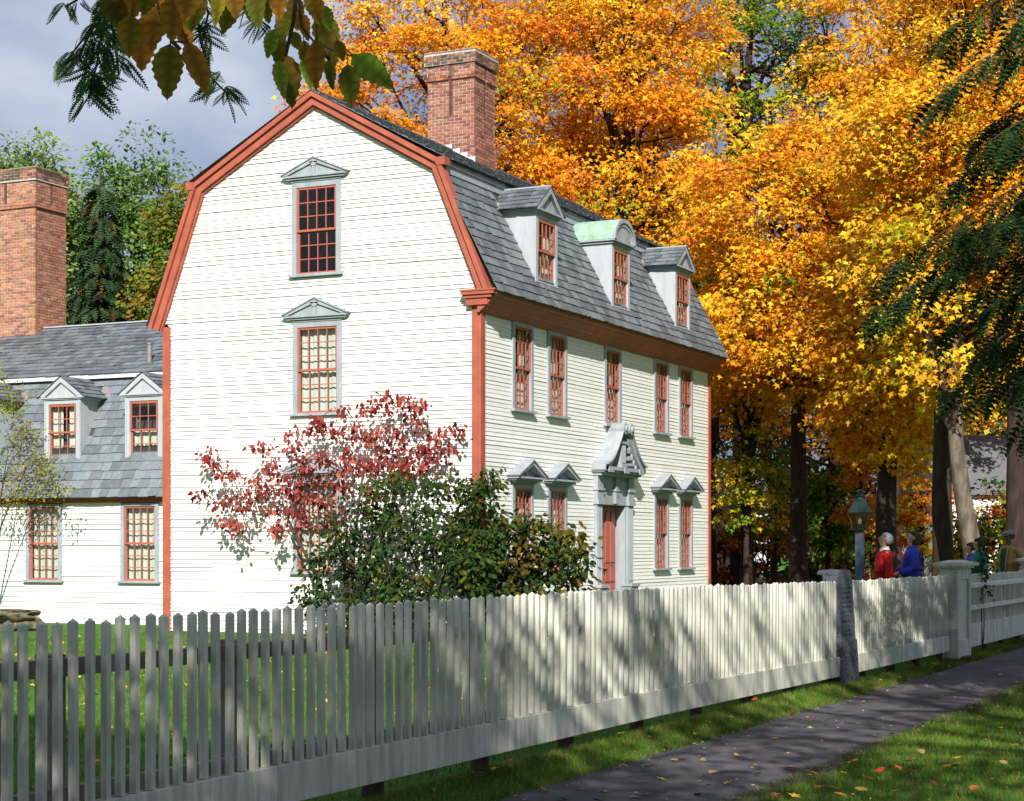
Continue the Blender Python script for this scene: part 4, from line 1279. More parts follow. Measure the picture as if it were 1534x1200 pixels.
def above_house(P):   # only the part of a crown that can be seen over the roof
    return P[:, 2] > 8.0
maple('orange maple crown rising directly behind the brick chimney', 660, 64, 452, 880, -150, 470, (2.2, 5.5, 4, 3, .3, .0), 330, 105, 21, face=above_house)
maple('tall orange and amber maple behind the middle dormer', 850, 73, 650, 1060, -190, 440, (2, 5, 4, 3.2, .5, .1), 250, 100, 22, leaf=.19, face=above_house)
maple('golden orange maple behind the far end of the roof', 970, 63, 805, 1085, -120, 500, (1, 4.3, 4.8, 4.2, .6, .1), 300, 105, 23, face=lambda P: P[:, 2] > 5)
maple('golden maple with a straight brown trunk standing past the house corner', 1200, 56, 1045, 1385, 150, 620, (.5, 3.6, 5, 5.6, .6, .05), 330, 112, 24, .28, 1197, trunk_h=8, shell=.4)
maple('low bright orange maple close to the house corner', 1110, 61, 1030, 1215, 400, 625, (1, 4.5, 4.6, 4, .5, 0), 120, 105, 25, .2, 1118, trunk_h=4.5)
maple('orange maple with low drooping sprays behind the lantern', 1325, 51, 1225, 1440, 380, 685, (1, 4.2, 5, 4.6, .4, 0), 170, 112, 26, .31, 1328, trunk_h=6.5, shell=.35)
maple('tall yellow maple with a thick dappled trunk beside the gate pier', 1420, 46, 1290, 1600, -60, 470, (.4, 3.2, 5, 5.5, .8, .05), 330, 112, 27, .27, 1412, trunk_h=7.5, bark='bark', leaf=.14)
maple('amber maple on the thick trunk behind the flat-capped person', 1540, 43, 1450, 1720, 60, 520, (.5, 3.5, 5, 5, .6, 0), 170, 110, 28, .25, 1522, trunk_h=7, leaf=.14)
maple('large amber maple filling the background above the lantern', 1310, 70, 1190, 1480, -120, 420, (.7, 3.6, 5, 5, .9, .1), 290, 100, 29, .35, leaf=.19)
maple('yellow maple far back between the trunks', 1400, 74, 1280, 1560, 330, 640, (.8, 3.5, 4.5, 4, .8, .2), 150, 90, 30, .3, leaf=.2)
for i, (x_, y_) in enumerate(((33, -14.5), (43, -19))):   # further along the street, they show in the front window panes
    tree('maple_tree', ('golden street maple beyond the gate piers', 'orange street maple at the far end of the path')[i], 'tree', (x_, y_, 0), 5, .3, ((x_, y_, 10.5), (4.6, 4.6, 6.5)), 110, 95, 1.3, .28, [ORANGE, AMBER, YEL, DEEP], (3, 5, 4, 1), tmpl=T_KITE, seed=34 + i, group='street maples along the far path')
# the leaning pale trunk by the pier
lt = at(1472, HY, 44)
tree('leaning_tree', 'pale leaning trunk between the gate pier and the green jacket', 'tree', (lt.x, lt.y, -.02), 4.4, .25, (tuple(at(1440, 440, 45)), (2.6, 2.6, 3.0)), 60, 120, 1.0, .17,
     [AMBER, YEL, YG, ORANGE], (3, 4, 2, 2), bark='grey_bark', lean=(-.25, .62), seed=31)
# green trees seen through gaps
tree('green_tree', 'still green tree seen through a gap in the maples', 'tree', tuple(Vector((at(1112, HY, 72).x, at(1112, HY, 72).y, 0))), 16, .40, (tuple(at(1125, 110, 72)), (3, 2.9, 4.6)), 105, 120, 1.0, .18,
     [GRN, DGRN, YG, YEL], (5, 3, 3, 1), seed=32)
tree('yellow_green_tree', 'yellow green tree peeking out beside the third dormer', 'tree', tuple(Vector((at(1065, HY, 68).x, at(1065, HY, 68).y, 0))), 6, .22, (tuple(at(1068, 430, 68)), (2.4, 2.4, 3)), 80, 85, 1.0, .2,
     [GRN, YG, YEL, DGRN], (4, 5, 2, 3), seed=33)
# understorey saplings and shrubs in the shade of the maples
US_G = 'understorey saplings in the shade of the maples'
saps = [(1118, 60, 1060, 1180, 640, 790, 'slim sapling with yellow green leaves by the house corner', [YG, YEL, GRN], (4, 3, 2)),
        (1160, 66, 1120, 1215, 660, 830, 'dark slim sapling with brown leaves near the straight maple trunk', [DEEP, DGRN, GRN], (2, 4, 2)),
        (1240, 62, 1205, 1275, 690, 850, 'green leafed sapling beside the straight maple trunk', [GRN, DGRN, YG], (4, 4, 2)),
        (1286, 58, 1255, 1320, 640, 800, 'slim dark sapling directly behind the lantern', [ORANGE, DEEP, YG], (3, 4, 2)),
        (1380, 64, 1345, 1415, 700, 840, 'rust coloured sapling behind the person in blue', [DEEP, YG, ORANGE], (4, 2, 2)),
        (1442, 60, 1425, 1470, 760, 845, 'yellow green bush behind the gate pier', [YG, YEL, GRN], (4, 3, 3)),
        (1500, 58, 1480, 1530, 730, 850, 'rust and olive sapling behind the flat-capped person', [DEEP, YG, DGRN], (3, 3, 3))]
for i, (px, Z, a, b_, yt, yb, lab, pal, wts) in enumerate(saps):
    c = at((a + b_) / 2, (yt + yb) / 2, Z); bb = at(px, HY, Z)
    rx = (b_ - a) / 2 * Z / F_PX; rz = (yb - yt) / 2 * Z / F_PX
    tree('sapling', lab, 'sapling', (bb.x, bb.y, -.02), max(.8, c.z - rz * .4), .09, (tuple(c), (rx, rx, rz)), 26, 75, .62, .17, pal, wts, seed=40 + i, group=US_G, limbs=7)
# hedge of dark bushes at the back of the leaf-covered ground
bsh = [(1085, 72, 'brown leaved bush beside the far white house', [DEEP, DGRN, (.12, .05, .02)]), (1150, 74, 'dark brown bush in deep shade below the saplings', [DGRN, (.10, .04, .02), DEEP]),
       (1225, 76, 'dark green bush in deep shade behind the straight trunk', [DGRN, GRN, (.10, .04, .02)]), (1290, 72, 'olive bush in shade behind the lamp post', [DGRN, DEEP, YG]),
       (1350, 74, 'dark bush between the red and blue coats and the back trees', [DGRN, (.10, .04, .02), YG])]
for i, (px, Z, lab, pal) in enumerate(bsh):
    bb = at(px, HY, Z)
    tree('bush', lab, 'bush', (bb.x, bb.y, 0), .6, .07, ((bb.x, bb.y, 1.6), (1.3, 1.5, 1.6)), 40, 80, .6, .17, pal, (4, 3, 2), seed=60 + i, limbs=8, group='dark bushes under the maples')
# far trees that close the view behind everything
bgd = [(1050, 96, ORANGE), (1150, 100, AMBER), (1250, 98, DEEP), (1350, 102, AMBER), (1450, 96, YEL), (1550, 98, AMBER), (930, 98, ORANGE)]
fl_ = ['rusty far tree behind the house corner', 'far amber tree beyond the straight trunk', 'deep orange far tree beyond the lantern', 'far amber tree beyond the red and blue coats', 'far yellow tree above the far house with grey roof', 'far amber tree at the end of the fence', 'far orange tree behind the roof ridge']
for i, (px, Z, c0) in enumerate(bgd):
    bb = at(px, HY, Z)
    tree('far_tree', fl_[i], 'tree', (bb.x, bb.y, 0), 6, .3, ((bb.x, bb.y, 10.5), (4.2, 4.9, 9.6)), 150, 70, 1.4, .32, [c0, (.14, .06, .02), DGRN, DEEP], (2, 4, 4, 1.5), tmpl=T_KITE, seed=80 + i, group='far trees closing the view', limbs=10)  # leaf colours darkened to stand for the shade behind the maples

# ---- green trees at the left behind the wing
LG = 'green trees behind the wing'
for i, (px, Z, a, b_, yt, yb, lab, pal, wts, nc_) in enumerate([
    (35, 66, -70, 135, 200, 640, 'silvery green willow behind the brick wing chimney', [(.20, .30, .08), (.30, .40, .13), (.12, .20, .06)], (4, 3, 3), 270),
    (215, 70, 105, 300, 235, 640, 'green broadleaf tree rising over the wing ridge', [(.14, .26, .05), (.24, .36, .08), (.08, .16, .04)], (4, 3, 3), 270),
    (290, 62, 225, 352, 275, 640, 'yellowing green tree beside the edge of the gable', [(.17, .22, .03), (.28, .24, .03), (.10, .16, .03), (.36, .20, .03)], (4, 3, 3, 1), 160)]):
    c = at((a + b_) / 2, (yt + yb) / 2, Z); bb = at(px, HY, Z)
    rx = (b_ - a) / 2 * Z / F_PX; rz = (yb - yt) / 2 * Z / F_PX
    tree('green_tree', lab, 'tree', (bb.x, bb.y, 0), 5, .3, (tuple(c), (rx, rx, rz)), nc_, 95, .95, .19, pal, wts, tmpl=T_KITE, seed=100 + i, group=LG, flat=.7, limbs=14)

# spruce, layered boughs
def conifer(name, label, base, h, r, levels, pal, wts, seed, tmpl, frond, per_bough, droop=.25, group=None, start=.08, boughs=9, bare=0, sector=None, mat_name='needle', trunk_r=None, taper=1.0):
    global rng
    rng = np.random.default_rng(seed); rd = random.Random(seed)
    base = Vector(base); t = thing(name, label, 'tree', base, group)
    m = MB(); m.smooth = True
    tr_ = trunk_r or h * .014
    m.tube([base - Vector((0, 0, .2)), base + Vector((0, 0, h * .5)), base + Vector((0, 0, h))], [tr_, tr_ * .6, .02], 10)
    m.build('trunk', 'bark', t, recalc=False)
    bm_ = MB(); pos, tip, nrm, sz = [], [], [], []
    for l in range(levels):
        f_ = l / (levels - 1)
        z = base.z + h * (start + (1 - start) * f_ * .97)
        rr = r * (1 - f_) ** taper + .25
        for k in range(boughs):
            a = 2 * math.pi * (k + rd.random()) / boughs
            if sector and not sector(a): continue
            ln = rr * rd.uniform(.75, 1.12)
            d = Vector((math.cos(a), math.sin(a), 0)); sd_ = Vector((-d.y, d.x, 0))
            q = lambda s: Vector((base.x, base.y, z)) + d * ln * s + Vector((0, 0, ln * (.10 * s - droop * s * s)))
            bm_.tube([q(s) for s in (0, .35, .7, 1)], [.012 + .012 * ln, .008 + .008 * ln, .012, .004], 5, cap=False)
            nf = max(4, int(per_bough * ln))
            for j in range(nf):
                s = rd.uniform(.18, 1.0) ** .8
                side = rd.choice((-1, 1)); wd = (.42 * ln * (1 - s) + .18) * rd.random()
                p = q(s) + sd_ * side * wd + Vector((0, 0, rd.uniform(-.12, .03) - .35 * wd))
                pos.append(tuple(p)); tip.append(tuple(d * rd.uniform(.2, .9) + sd_ * side * rd.uniform(.1, .9) + Vector((0, 0, -rd.uniform(.2, 1.1) * (droop * 3)))))
                nrm.append((rd.gauss(0, .35), rd.gauss(0, .35), 1)); sz.append(frond * rd.uniform(.7, 1.3))
    tag(bm_.build('boughs', 'twig', t, recalc=False), kind='stuff')
    pos, tip, nrm = np.array(pos) - np.array(base), np.array(tip), np.array(nrm)
    me = leaf_mesh('crown', tmpl, pos, tip, nrm, np.array(sz), pick_cols(len(pos), pal, wts)); me.materials.append(M[mat_name])
    link('crown', me, t)
    return t
sp = at(150, HY, 62)
conifer('spruce_tree', 'spruce hung with brown cones between the wing chimney and broadleaf trees', (sp.x, sp.y, 0), 14.6, 2.6, 26, [(.035, .075, .03), (.06, .10, .045), (.17, .08, .03)], (5, 4, .8), 120, T_SPRAY, .60, 15, .3, LG, trunk_r=.2)

# ------------------------------------------------------------------ street trees round the camera (they shade path and fence)
ev_ = Vector((-9.8, -15.5, 0))
conifer('feathery_evergreen', 'dark feathery evergreen with drooping sprays beside the path', ev_, 15.5, 4.75, 26, [(.018, .036, .010), (.028, .055, .012), (.05, .10, .02)], (6, 4, 1), 130, T_FROND, .36, 37, .42, start=.31, boughs=10, trunk_r=.28, taper=.38)
# ------------------------------------------------------------------ shade trees behind and above the camera
ST_G = 'street trees shading the path'
LGREEN = [(.10, .17, .02), (.06, .12, .02), (.26, .24, .025), (.30, .16, .02)]
big_tree = tree('street_tree', 'broad leaved street tree overhanging the path with green and bronze leaves', 'tree', (-37.5, -18.2, 0), 5.0, .35, ((-37.0, -15.4, 9.6), (5.8, 5.2, 3.6)), 210, 105, 1.0, .17, LGREEN, (4, 3, 2, 1), tmpl=T_KITE, seed=201, group=ST_G)
tree('street_tree', 'street tree leaning over the path beyond the first lawn', 'tree', (-24.0, -19.0, 0), 5.5, .32, ((-25.6, -17.2, 10.0), (5.6, 3.6, 3.2)), 80, 84, 1.0, .17, LGREEN, (4, 3, 2, 1), tmpl=T_KITE, seed=202, group=ST_G)
ev2 = conifer('feathery_evergreen', 'second feathery evergreen whose sprays hang over the lawn fence', (-33.4, -9.8, 0), 12.5, 5.4, 24, [(.018, .055, .016), (.03, .085, .02), (.05, .13, .025)], (5, 4, 2), 131, T_SHADE, .46, 11, .2, start=.46, boughs=10, trunk_r=.24, taper=.6)

# big hanging leaves at the top of the view, on twigs of the street tree
def big_leaf_mesh(w_, col, seed):
    rd = random.Random(seed); n = 15
    vs_, fs, rib = [], [], []
    cols_ = (-1, -.55, -.045, .045, .55, 1)
    curl = rd.uniform(-.25, .45); tw_ = rd.uniform(-.5, .5)
    for i in range(n + 1):
        t = i / n
        wd = w_ * (math.sin(math.pi * min(1, t * 1.02) ** .72) ** .9) * (1 - .25 * t) * .5 if 0 < t < 1 else .004
        ser = (.045 if i % 2 else -.02) * w_ if 0 < t < 1 else 0
        for c_ in cols_:
            x = c_ * (wd + (ser if abs(c_) == 1 else 0)) if abs(c_) > .1 else math.copysign(min(.014 * (1.3 - t), wd), c_)
            vs_.append((x, t + (.03 if abs(c_) > .9 else 0) * (0 < t < 1), -.16 * t * t + curl * x * x * 1.6 + tw_ * x * t * .5 + .02 * math.sin(t * 9 + seed + c_ * 2) * abs(c_)))
            rib.append(abs(c_) < .1 or (abs(c_) < .6 and i % 3 == 0))
        if i:
            b = 6 * i
            fs += [(b - 6 + k, b - 5 + k, b + 1 + k, b + k) for k in range(5)]
    b = len(vs_)   # stalk
    vs_ += [(-.012, .02, 0), (.012, .02, 0), (.008, -.28, .05), (-.008, -.28, .05), (-.012, .02, -.02), (.012, .02, -.02), (.008, -.28, .03), (-.008, -.28, .03)]
    fs += [tuple(b + q for q in f_) for f_ in MB.HEX]; rib += [True] * 8
    me = bpy.data.meshes.new('leaf'); me.from_pydata(vs_, [], fs)
    ca_ = me.color_attributes.new('Col', 'FLOAT_COLOR', 'POINT')
    c2 = rd.choice([(.50, .20, .03), (.22, .17, .02), (.26, .24, .03)])
    for k, v in enumerate(me.vertices):
        m_ = min(1, max(0, .5 + .5 * math.sin(v.co.x * 9 + v.co.y * 5 + seed * 1.7)))
        f_ = (.62 if rib[k] else 1) * (.75 + .5 * rd.random() if abs(v.co.x) > w_ * .3 else 1)
        ca_.data[k].color = (*[(col[q] * (1 - .5 * m_) + c2[q] * .5 * m_) * f_ for q in range(3)], 1)
    me.materials.append(M['leaf']); me.polygons.foreach_set('use_smooth', [True] * len(me.polygons))
    return me
BRZ, OLV, GRL, YLL, DKL = (.52, .20, .03), (.27, .19, .025), (.25, .38, .04), (.78, .58, .06), (.11, .13, .02)
HANG = [(255, 66, 247, 148, .66, OLV), (214, 26, 206, 110, .66, BRZ), (198, 22, 190, 88, .66, OLV), (281, 64, 314, 136, .5, BRZ), (236, 8, 224, 72, .7, BRZ), (262, -6, 254, 62, .7, BRZ), (270, 10, 289, 50, .6, YLL),
        (302, -14, 289, 48, .5, OLV), (160, -14, 186, 46, .6, DKL), (248, -26, 240, 44, .7, BRZ), (332, -18, 317, 40, .5, YLL), (352, -12, 336, 58, .55, OLV), (366, -22, 376, 30, .6, DKL), (345, -30, 354, 22, .6, BRZ), (272, 40, 283, 70, .7, BRZ),
        (186, -20, 176, 30, .7, BRZ), (225, -30, 212, 26, .7, OLV), (315, -30, 330, 20, .6, BRZ), (286, -30, 276, 26, .7, BRZ), (205, -34, 200, 24, .7, BRZ),
        (431, 16, 422, 63, .62, YLL), (411, 44, 398, 91, .5, GRL), (414, 42, 421, 102, .5, DKL), (426, 82, 437, 156, .55, DKL), (417, 90, 425, 145, .45, GRL), (436, 48, 454, 78, .6, DKL), (447, 18, 466, 62, .55, BRZ),
        (474, 58, 468, 132, .5, BRZ), (480, 18, 502, 94, .5, OLV), (484, 8, 496, 48, .6, GRL), (494, 90, 493, 138, .62, DKL), (521, 96, 527, 164, .56, DKL), (528, 82, 589, 127, .55, GRL), (455, 88, 468, 129, .45, GRL),
        (440, -8, 446, 46, .6, OLV), (466, -14, 478, 42, .6, BRZ), (395, -14, 401, 36, .6, OLV), (384, -22, 383, 38, .6, DKL), (420, -22, 414, 26, .6, BRZ), (455, 60, 462, 112, .5, OLV), (505, 60, 516, 96, .5, OLV)]
for i, (x0, y0, x1, y1, w_, c0) in enumerate(HANG):
    Z = 4.1 + .35 * math.sin(i * 2.3) + .1 * (i % 3)
    a, b_ = at(x0, y0, Z), at(x1, y1, Z + .05 * math.sin(i * 1.3))
    ln = (b_ - a).length
    y = (b_ - a).normalized()
    nrm_ = Vector((-VX, -VY, .25)) + Vector((random.uniform(-.5, .5), random.uniform(-.5, .5), random.uniform(-.3, .3)))
    x = y.cross(nrm_).normalized(); z = x.cross(y)
    o = link('leaf', big_leaf_mesh(w_ * .95, c0, i), big_tree)
    Mx = Matrix(((x.x, y.x, z.x, a.x), (x.y, y.y, z.y, a.y), (x.z, y.z, z.z, a.z), (0, 0, 0, 1))) @ Matrix.Scale(ln, 4)
    o.matrix_basis = Matrix.Translation(-Vector(big_tree.location)) @ Mx
tw = MB()
for pl in ([(150, -330), (205, -90), (228, -30), (240, 20), (258, 62), (281, 64)], [(228, -30), (200, 10), (186, -10)], [(330, -330), (430, -110), (446, -30), (452, 40), (470, 62), (505, 78), (528, 84)], [(446, -30), (440, 30), (428, 84)], [(150, -330), (330, -330)], [(330, -110), (345, -30), (352, -12)], [(430, -110), (330, -110)], [(470, 62), (494, 90)], [(258, 62), (270, 74)]):
    tw.tube([at(x, y, 4.25) for x, y in pl], [max(.002, .006 - .0008 * k) for k in range(len(pl))], 6)
# limb that carries the twigs back to the trunk
tw.tube([at(150, -330, 4.25), at(-200, -700, 3.4), Vector((-34.2, -15.4, 4.9)), Vector((-37.3, -18.0, 5.2))], [.012, .025, .05, .09], 8)
tag(tw.build('hanging_twigs', 'twig', big_tree, recalc=False), kind='stuff')

# feathery sprays at the top left, hanging from the second evergreen
rng = np.random.default_rng(77)
pos, tip, sz = [], [], []
sw = MB()
for pl, Z, nf, ln in (([(185, -60), (160, 0), (152, 55), (143, 105), (132, 148)], 4.7, 46, 44), ([(178, -40), (150, 20), (122, 62), (98, 92)], 4.8, 26, 36), ([(160, 0), (172, 60), (178, 112)], 4.6, 22, 38), ([(290, -40), (300, 60), (318, 118), (340, 140)], 4.7, 20, 36),
                      ([(130, -30), (115, 0), (98, 10)], 4.7, 8, 30), ([(300, -30), (312, 20), (305, 55)], 4.9, 18, 32), ([(360, -20), (378, 22), (405, 42)], 4.9, 14, 32), ([(140, 40), (118, 82), (90, 98)], 4.7, 12, 30)):
    P_ = [at(x, y, Z) for x, y in pl]
    sw.tube(P_, [.004 - .0005 * k for k in range(len(P_))], 5)
    for k in range(nf):
        s = random.uniform(.18, 1) * (len(P_) - 1); i = min(int(s), len(P_) - 2); q = P_[i].lerp(P_[i + 1], s - i)
        pos.append(tuple(q + Vector((random.uniform(-.02, .02), random.uniform(-.02, .02), 0))))
        sd_ = random.choice((-1, 1)); r_ = Vector((RX, RY, 0))
        d = r_ * sd_ * random.uniform(.1, 1.1) + Vector((0, 0, -random.uniform(.3, 1.0))) + Vector((VX, VY, 0)) * random.uniform(-.4, .4)
        tip.append(tuple(d)); sz.append(ln * Z / F_PX * random.uniform(.7, 1.25))
sw.tube([at(185, -60, 4.7), at(60, -300, 4.4), Vector((-33.4, -9.8, 6.0))], [.008, .02, .05], 6); sw.tube([at(290, -40, 4.7), at(185, -60, 4.7)], [.003, .006], 5); sw.tube([at(360, -20, 4.9), at(290, -40, 4.7)], [.003, .004], 5)
tag(sw.build('hanging_twigs', 'twig', ev2, recalc=False), kind='stuff')
n_ = len(pos)
me = leaf_mesh('sprays', frond_template(12, .19, .075), np.array(pos) - np.array(ev2.location), np.array(tip), np.array([(-VX, -VY, .3)] * n_) + rng.normal(0, .5, (n_, 3)), np.array(sz), pick_cols(n_, [(.045, .10, .03), (.07, .15, .04), (.18, .28, .06)], (5, 4, 1)))
me.materials.append(M['needle']); tag(link('hanging_sprays', me, ev2), kind='stuff')

# ------------------------------------------------------------------ shrubs in front of the house
def cluster_bush(name, label, cat, base, forks, clusters, per, cl_r, leaf, pal, wts, tmpl, seed, stems=5, flat=.6, hang=.6, stem_r=.04, bark='twig', group=None, spread=.35, face_light=.5):
    """woody stems from the base through fork points to leaf clusters"""
    global rng
    rng = np.random.default_rng(seed); rd = random.Random(seed)
    base = Vector(base); t = thing(name, label, cat, base, group)
    m = MB(); m.smooth = True
    nodes = []
    for k, fk in enumerate(forks):
        fk = Vector(fk); s0 = base + Vector((rd.uniform(-spread, spread), rd.uniform(-spread, spread), -.05))
        mid = s0.lerp(fk, .5) + Vector((rd.uniform(-.12, .12), rd.uniform(-.12, .12), rd.uniform(-.05, .25)))
        pts_ = [s0 * (1 - u) ** 2 + mid * 2 * u * (1 - u) + fk * u * u for u in (0, .25, .5, .75, 1)]
        m.tube(pts_, [stem_r * (1 - .6 * u) for u in (0, .25, .5, .75, 1)], 7)
        nodes += pts_[2:]
    tag(m.build('stems', bark, t, recalc=False), kind='stuff' if len(forks) > 1 else None)
    tw_ = MB(); S = np.array([tuple(q) for q in nodes])
    C_ = np.array([tuple(c) for c in clusters])
    # attach in order of distance so twigs branch from twigs
    order = np.argsort([np.min(np.linalg.norm(S - c, axis=1)) for c in C_])
    SS = [Vector(q) for q in S]
    for i in order:
        e = Vector(C_[i]); j = min(range(len(SS)), key=lambda q: (SS[q] - e).length + (.6 if SS[q].z > e.z + .1 else 0))
        s0 = SS[j]; mid = s0.lerp(e, .5) + Vector((rd.uniform(-.06, .06), rd.uniform(-.06, .06), rd.uniform(-.03, .10)))
        tw_.tube([s0, mid, e], [.011, .007, .003], 5, cap=False)
        SS += [mid, e]
    tag(tw_.build('twigs', bark, t, recalc=False), kind='stuff')
    n_cl = len(C_)
    cnt = np.maximum(3, (per * (.5 + rng.random(n_cl)))).astype(int); g_ = np.repeat(np.arange(n_cl), cnt); N_ = len(g_)
    off = rng.normal(0, .5, (N_, 3)); off[:, 2] *= flat
    pos = C_[g_] + off * cl_r
    tip = unit(off * np.array([1, 1, .2]) + rng.normal(0, .45, (N_, 3)) + np.array([0, 0, -hang]))
    nrm = unit(np.array([0, 0, .5]) - face_light * np.array(LDIR) + rng.normal(0, .55, (N_, 3)))
    me = leaf_mesh('foliage', tmpl, pos - np.array(base), tip, nrm, leaf * (.6 + .8 * rng.random(N_)), pick_cols(N_, pal, wts, g_))
    me.materials.append(M['leaf']); tag(link('foliage', me, t), kind='stuff')
    return t
rd = random.Random(5)
def at_x(px, py, X):
    l = (px - CX) / F_PX
    return at(px, py, (X - CAMX) / (VX + l * RX))
def jit(px, py, Z, d=.32): return at(px + rd.uniform(-6, 6), py + rd.uniform(-5, 5), Z + rd.uniform(-d, d))
dz = 35.5
dog_px = [(308, 678), (318, 690), (345, 715), (335, 705), (300, 745), (322, 752), (340, 778), (360, 790), (395, 668), (412, 690), (428, 668), (452, 690), (470, 640), (440, 648), (500, 650), (480, 632), (575, 592), (568, 612), (592, 640), (612, 615), (635, 600), (625, 635), (642, 655), (660, 652), (682, 642), (672, 668), (520, 682), (545, 652), (558, 700),
          (610, 688), (480, 715), (440, 740), (405, 765), (420, 712), (365, 760), (385, 745), (455, 775), (520, 725), (590, 715), (640, 690), (560, 735), (495, 755), (425, 735), (380, 715), (400, 730), (460, 700), (530, 700), (575, 675), (600, 660), (545, 615), (510, 615), (655, 680), (630, 672), (585, 695), (505, 700), (470, 745), (435, 765), (540, 760), (350, 740), (415, 790), (500, 780), (550, 690), (565, 650), (615, 705), (535, 640), (450, 720), (490, 685), (600, 600)]
dcl = []
for q in dog_px: dcl += [at_x(q[0] + rd.uniform(-6, 6), q[1] + rd.uniform(-5, 5), -.55 + rd.uniform(-.25, .25)) for _ in (0, 1)]
db = at_x(525, HY, -.6); db.z = -.02
cluster_bush('dogwood_tree', 'small dogwood with crimson leaves in front of the gable wall', 'tree', db, [at_x(430, 775, -.55), at_x(490, 740, -.4), at_x(545, 700, -.7), at_x(600, 720, -.4), at_x(570, 780, -.55), at_x(520, 790, -.7)], dcl, 20, .21, .105,
             [(.34, .065, .055), (.24, .03, .03), (.48, .14, .11), (.15, .022, .022)], (5, 3, 4, 2), T_OVAL, 301, hang=1.0, stem_r=.05, flat=.7, spread=.12)
def outline_fill(poly, n, Z, d):
    out = []
    xs = [p[0] for p in poly]; ys = [p[1] for p in poly]
    while len(out) < n:
        x, y = rd.uniform(min(xs), max(xs)), rd.uniform(min(ys), max(ys))
        ins_ = False; j = len(poly) - 1
        for i in range(len(poly)):
            if (poly[i][1] > y) != (poly[j][1] > y) and x < (poly[j][0] - poly[i][0]) * (y - poly[i][1]) / (poly[j][1] - poly[i][1]) + poly[i][0]: ins_ = not ins_
            j = i
        if ins_: out.append(at_x(x, y, Z + rd.uniform(-d, d)) if Z < 0 else at(x, y, Z + rd.uniform(-d, d)))
    return out
s1 = outline_fill([(452, 905), (445, 880), (470, 850), (478, 800), (500, 770), (520, 740), (560, 722), (600, 712), (640, 705), (655, 720), (690, 725), (722, 715), (735, 760), (740, 960), (470, 960)], 250, -.95, .45)
s1 += [at_x(730, 705 + 8 * k, -.95) for k in range(5)] + [at_x(690 + 6 * k, 722 + 5 * k, -.95) for k in range(5)]
b1 = at_x(600, HY, -.95); b1.z = -.02
SH_G = 'green shrubs planted along the house front'
cluster_bush('green_shrub', 'dense dark green shrub below the crimson dogwood', 'shrub', b1, [at_x(x, y, -.95) for x, y in ((500, 820), (540, 790), (590, 770), (640, 760), (690, 770), (710, 730), (560, 840), (650, 830))], s1, 30, .30, .10,
             [(.045, .085, .02), (.07, .13, .025), (.03, .055, .018), (.17, .15, .025)], (5, 3, 4, .7), T_OVAL, 302, stem_r=.03, spread=.7)
s2 = outline_fill([(690, 960), (690, 800), (705, 740), (722, 750), (745, 768), (770, 775), (800, 765), (830, 775), (850, 810), (868, 840), (880, 870), (878, 960)], 150, 34.6, .6)
s2 += [at(*q, 34.4) for q in ((858, 800), (862, 812), (868, 826), (876, 846), (866, 858), (858, 866), (742, 742), (735, 726))]
b2 = at(785, HY, 34.6); b2.z = -.02
cluster_bush('green_shrub', 'broad leaved shrub with bronze tinted leaves below the front windows', 'shrub', b2, [at(x, y, 34.6) for x, y in ((720, 810), (760, 800), (800, 800), (840, 830), (740, 840), (820, 860))], s2, 30, .30, .13,
             [(.055, .095, .018), (.09, .13, .02), (.16, .12, .02), (.03, .05, .015), (.22, .15, .02)], (5, 3, 3, 4, 1), T_OVAL, 303, stem_r=.03, spread=.7)
# yellow green shrub tree at the left
ly_ = [(5, 580), (15, 600), (30, 590), (20, 625), (40, 640), (10, 650), (55, 665), (30, 670), (65, 690), (45, 700), (15, 690), (75, 715), (60, 725), (35, 730), (10, 720), (88, 735), (50, 742), (20, 745), (5, 758), (30, 760), (-10, 600), (-20, 640), (-15, 680), (-30, 720), (-10, 740), (25, 612), (48, 655), (70, 702), (40, 715), (18, 665), (-35, 660), (-5, 560), (8, 612), (28, 648), (52, 690), (22, 705)]
lz_ = 39.2
cl3 = []
for q in ly_: cl3 += [at_x(q[0] + rd.uniform(-6, 6), q[1] + rd.uniform(-5, 5), 1.2 + rd.uniform(-.3, .3)) for _ in (0, 1)]
b3 = at_x(-45, HY, 1.2); b3.z = -.02
cluster_bush('spindly_shrub', 'spindly yellow green shrub in front of the wing dormers', 'shrub', b3, [at_x(-30, 740, 1.2), at_x(10, 690, 1.2), at_x(-10, 640, 1.2), at_x(40, 700, 1.2), at_x(-35, 680, 1.2)], cl3, 34, .28, .065,
             [(.34, .33, .03), (.22, .27, .03), (.42, .36, .05), (.28, .16, .03)], (5, 4, 2, 1.5), T_KITE, 304, stem_r=.03, hang=.2, flat=.9)
# vine on the fence by the pier
v0 = at(1466, HY, 30.35); v0.z = .05; v0.y = FY - .07
vc = [Vector((v0.x + rd.uniform(-.28, .3), FY - .09 + rd.uniform(-.05, .05), z)) for z in [.95 + .07 * k for k in range(16)]] + [Vector((v0.x + rd.uniform(-.2, .35), FY + rd.uniform(-.1, .15), rd.uniform(1.3, 1.9))) for _ in range(5)]
cluster_bush('climbing_vine', 'dark leafy vine climbing the fence beside the gate pier', 'vine', v0, [Vector((v0.x, FY - .07, 1.0)), Vector((v0.x + .1, FY - .04, 1.5))], vc, 9, .13, .075, [(.03, .06, .02), (.05, .09, .025), (.08, .05, .02)], (4, 3, 1), T_OVAL, 305, stem_r=.012, spread=.03)

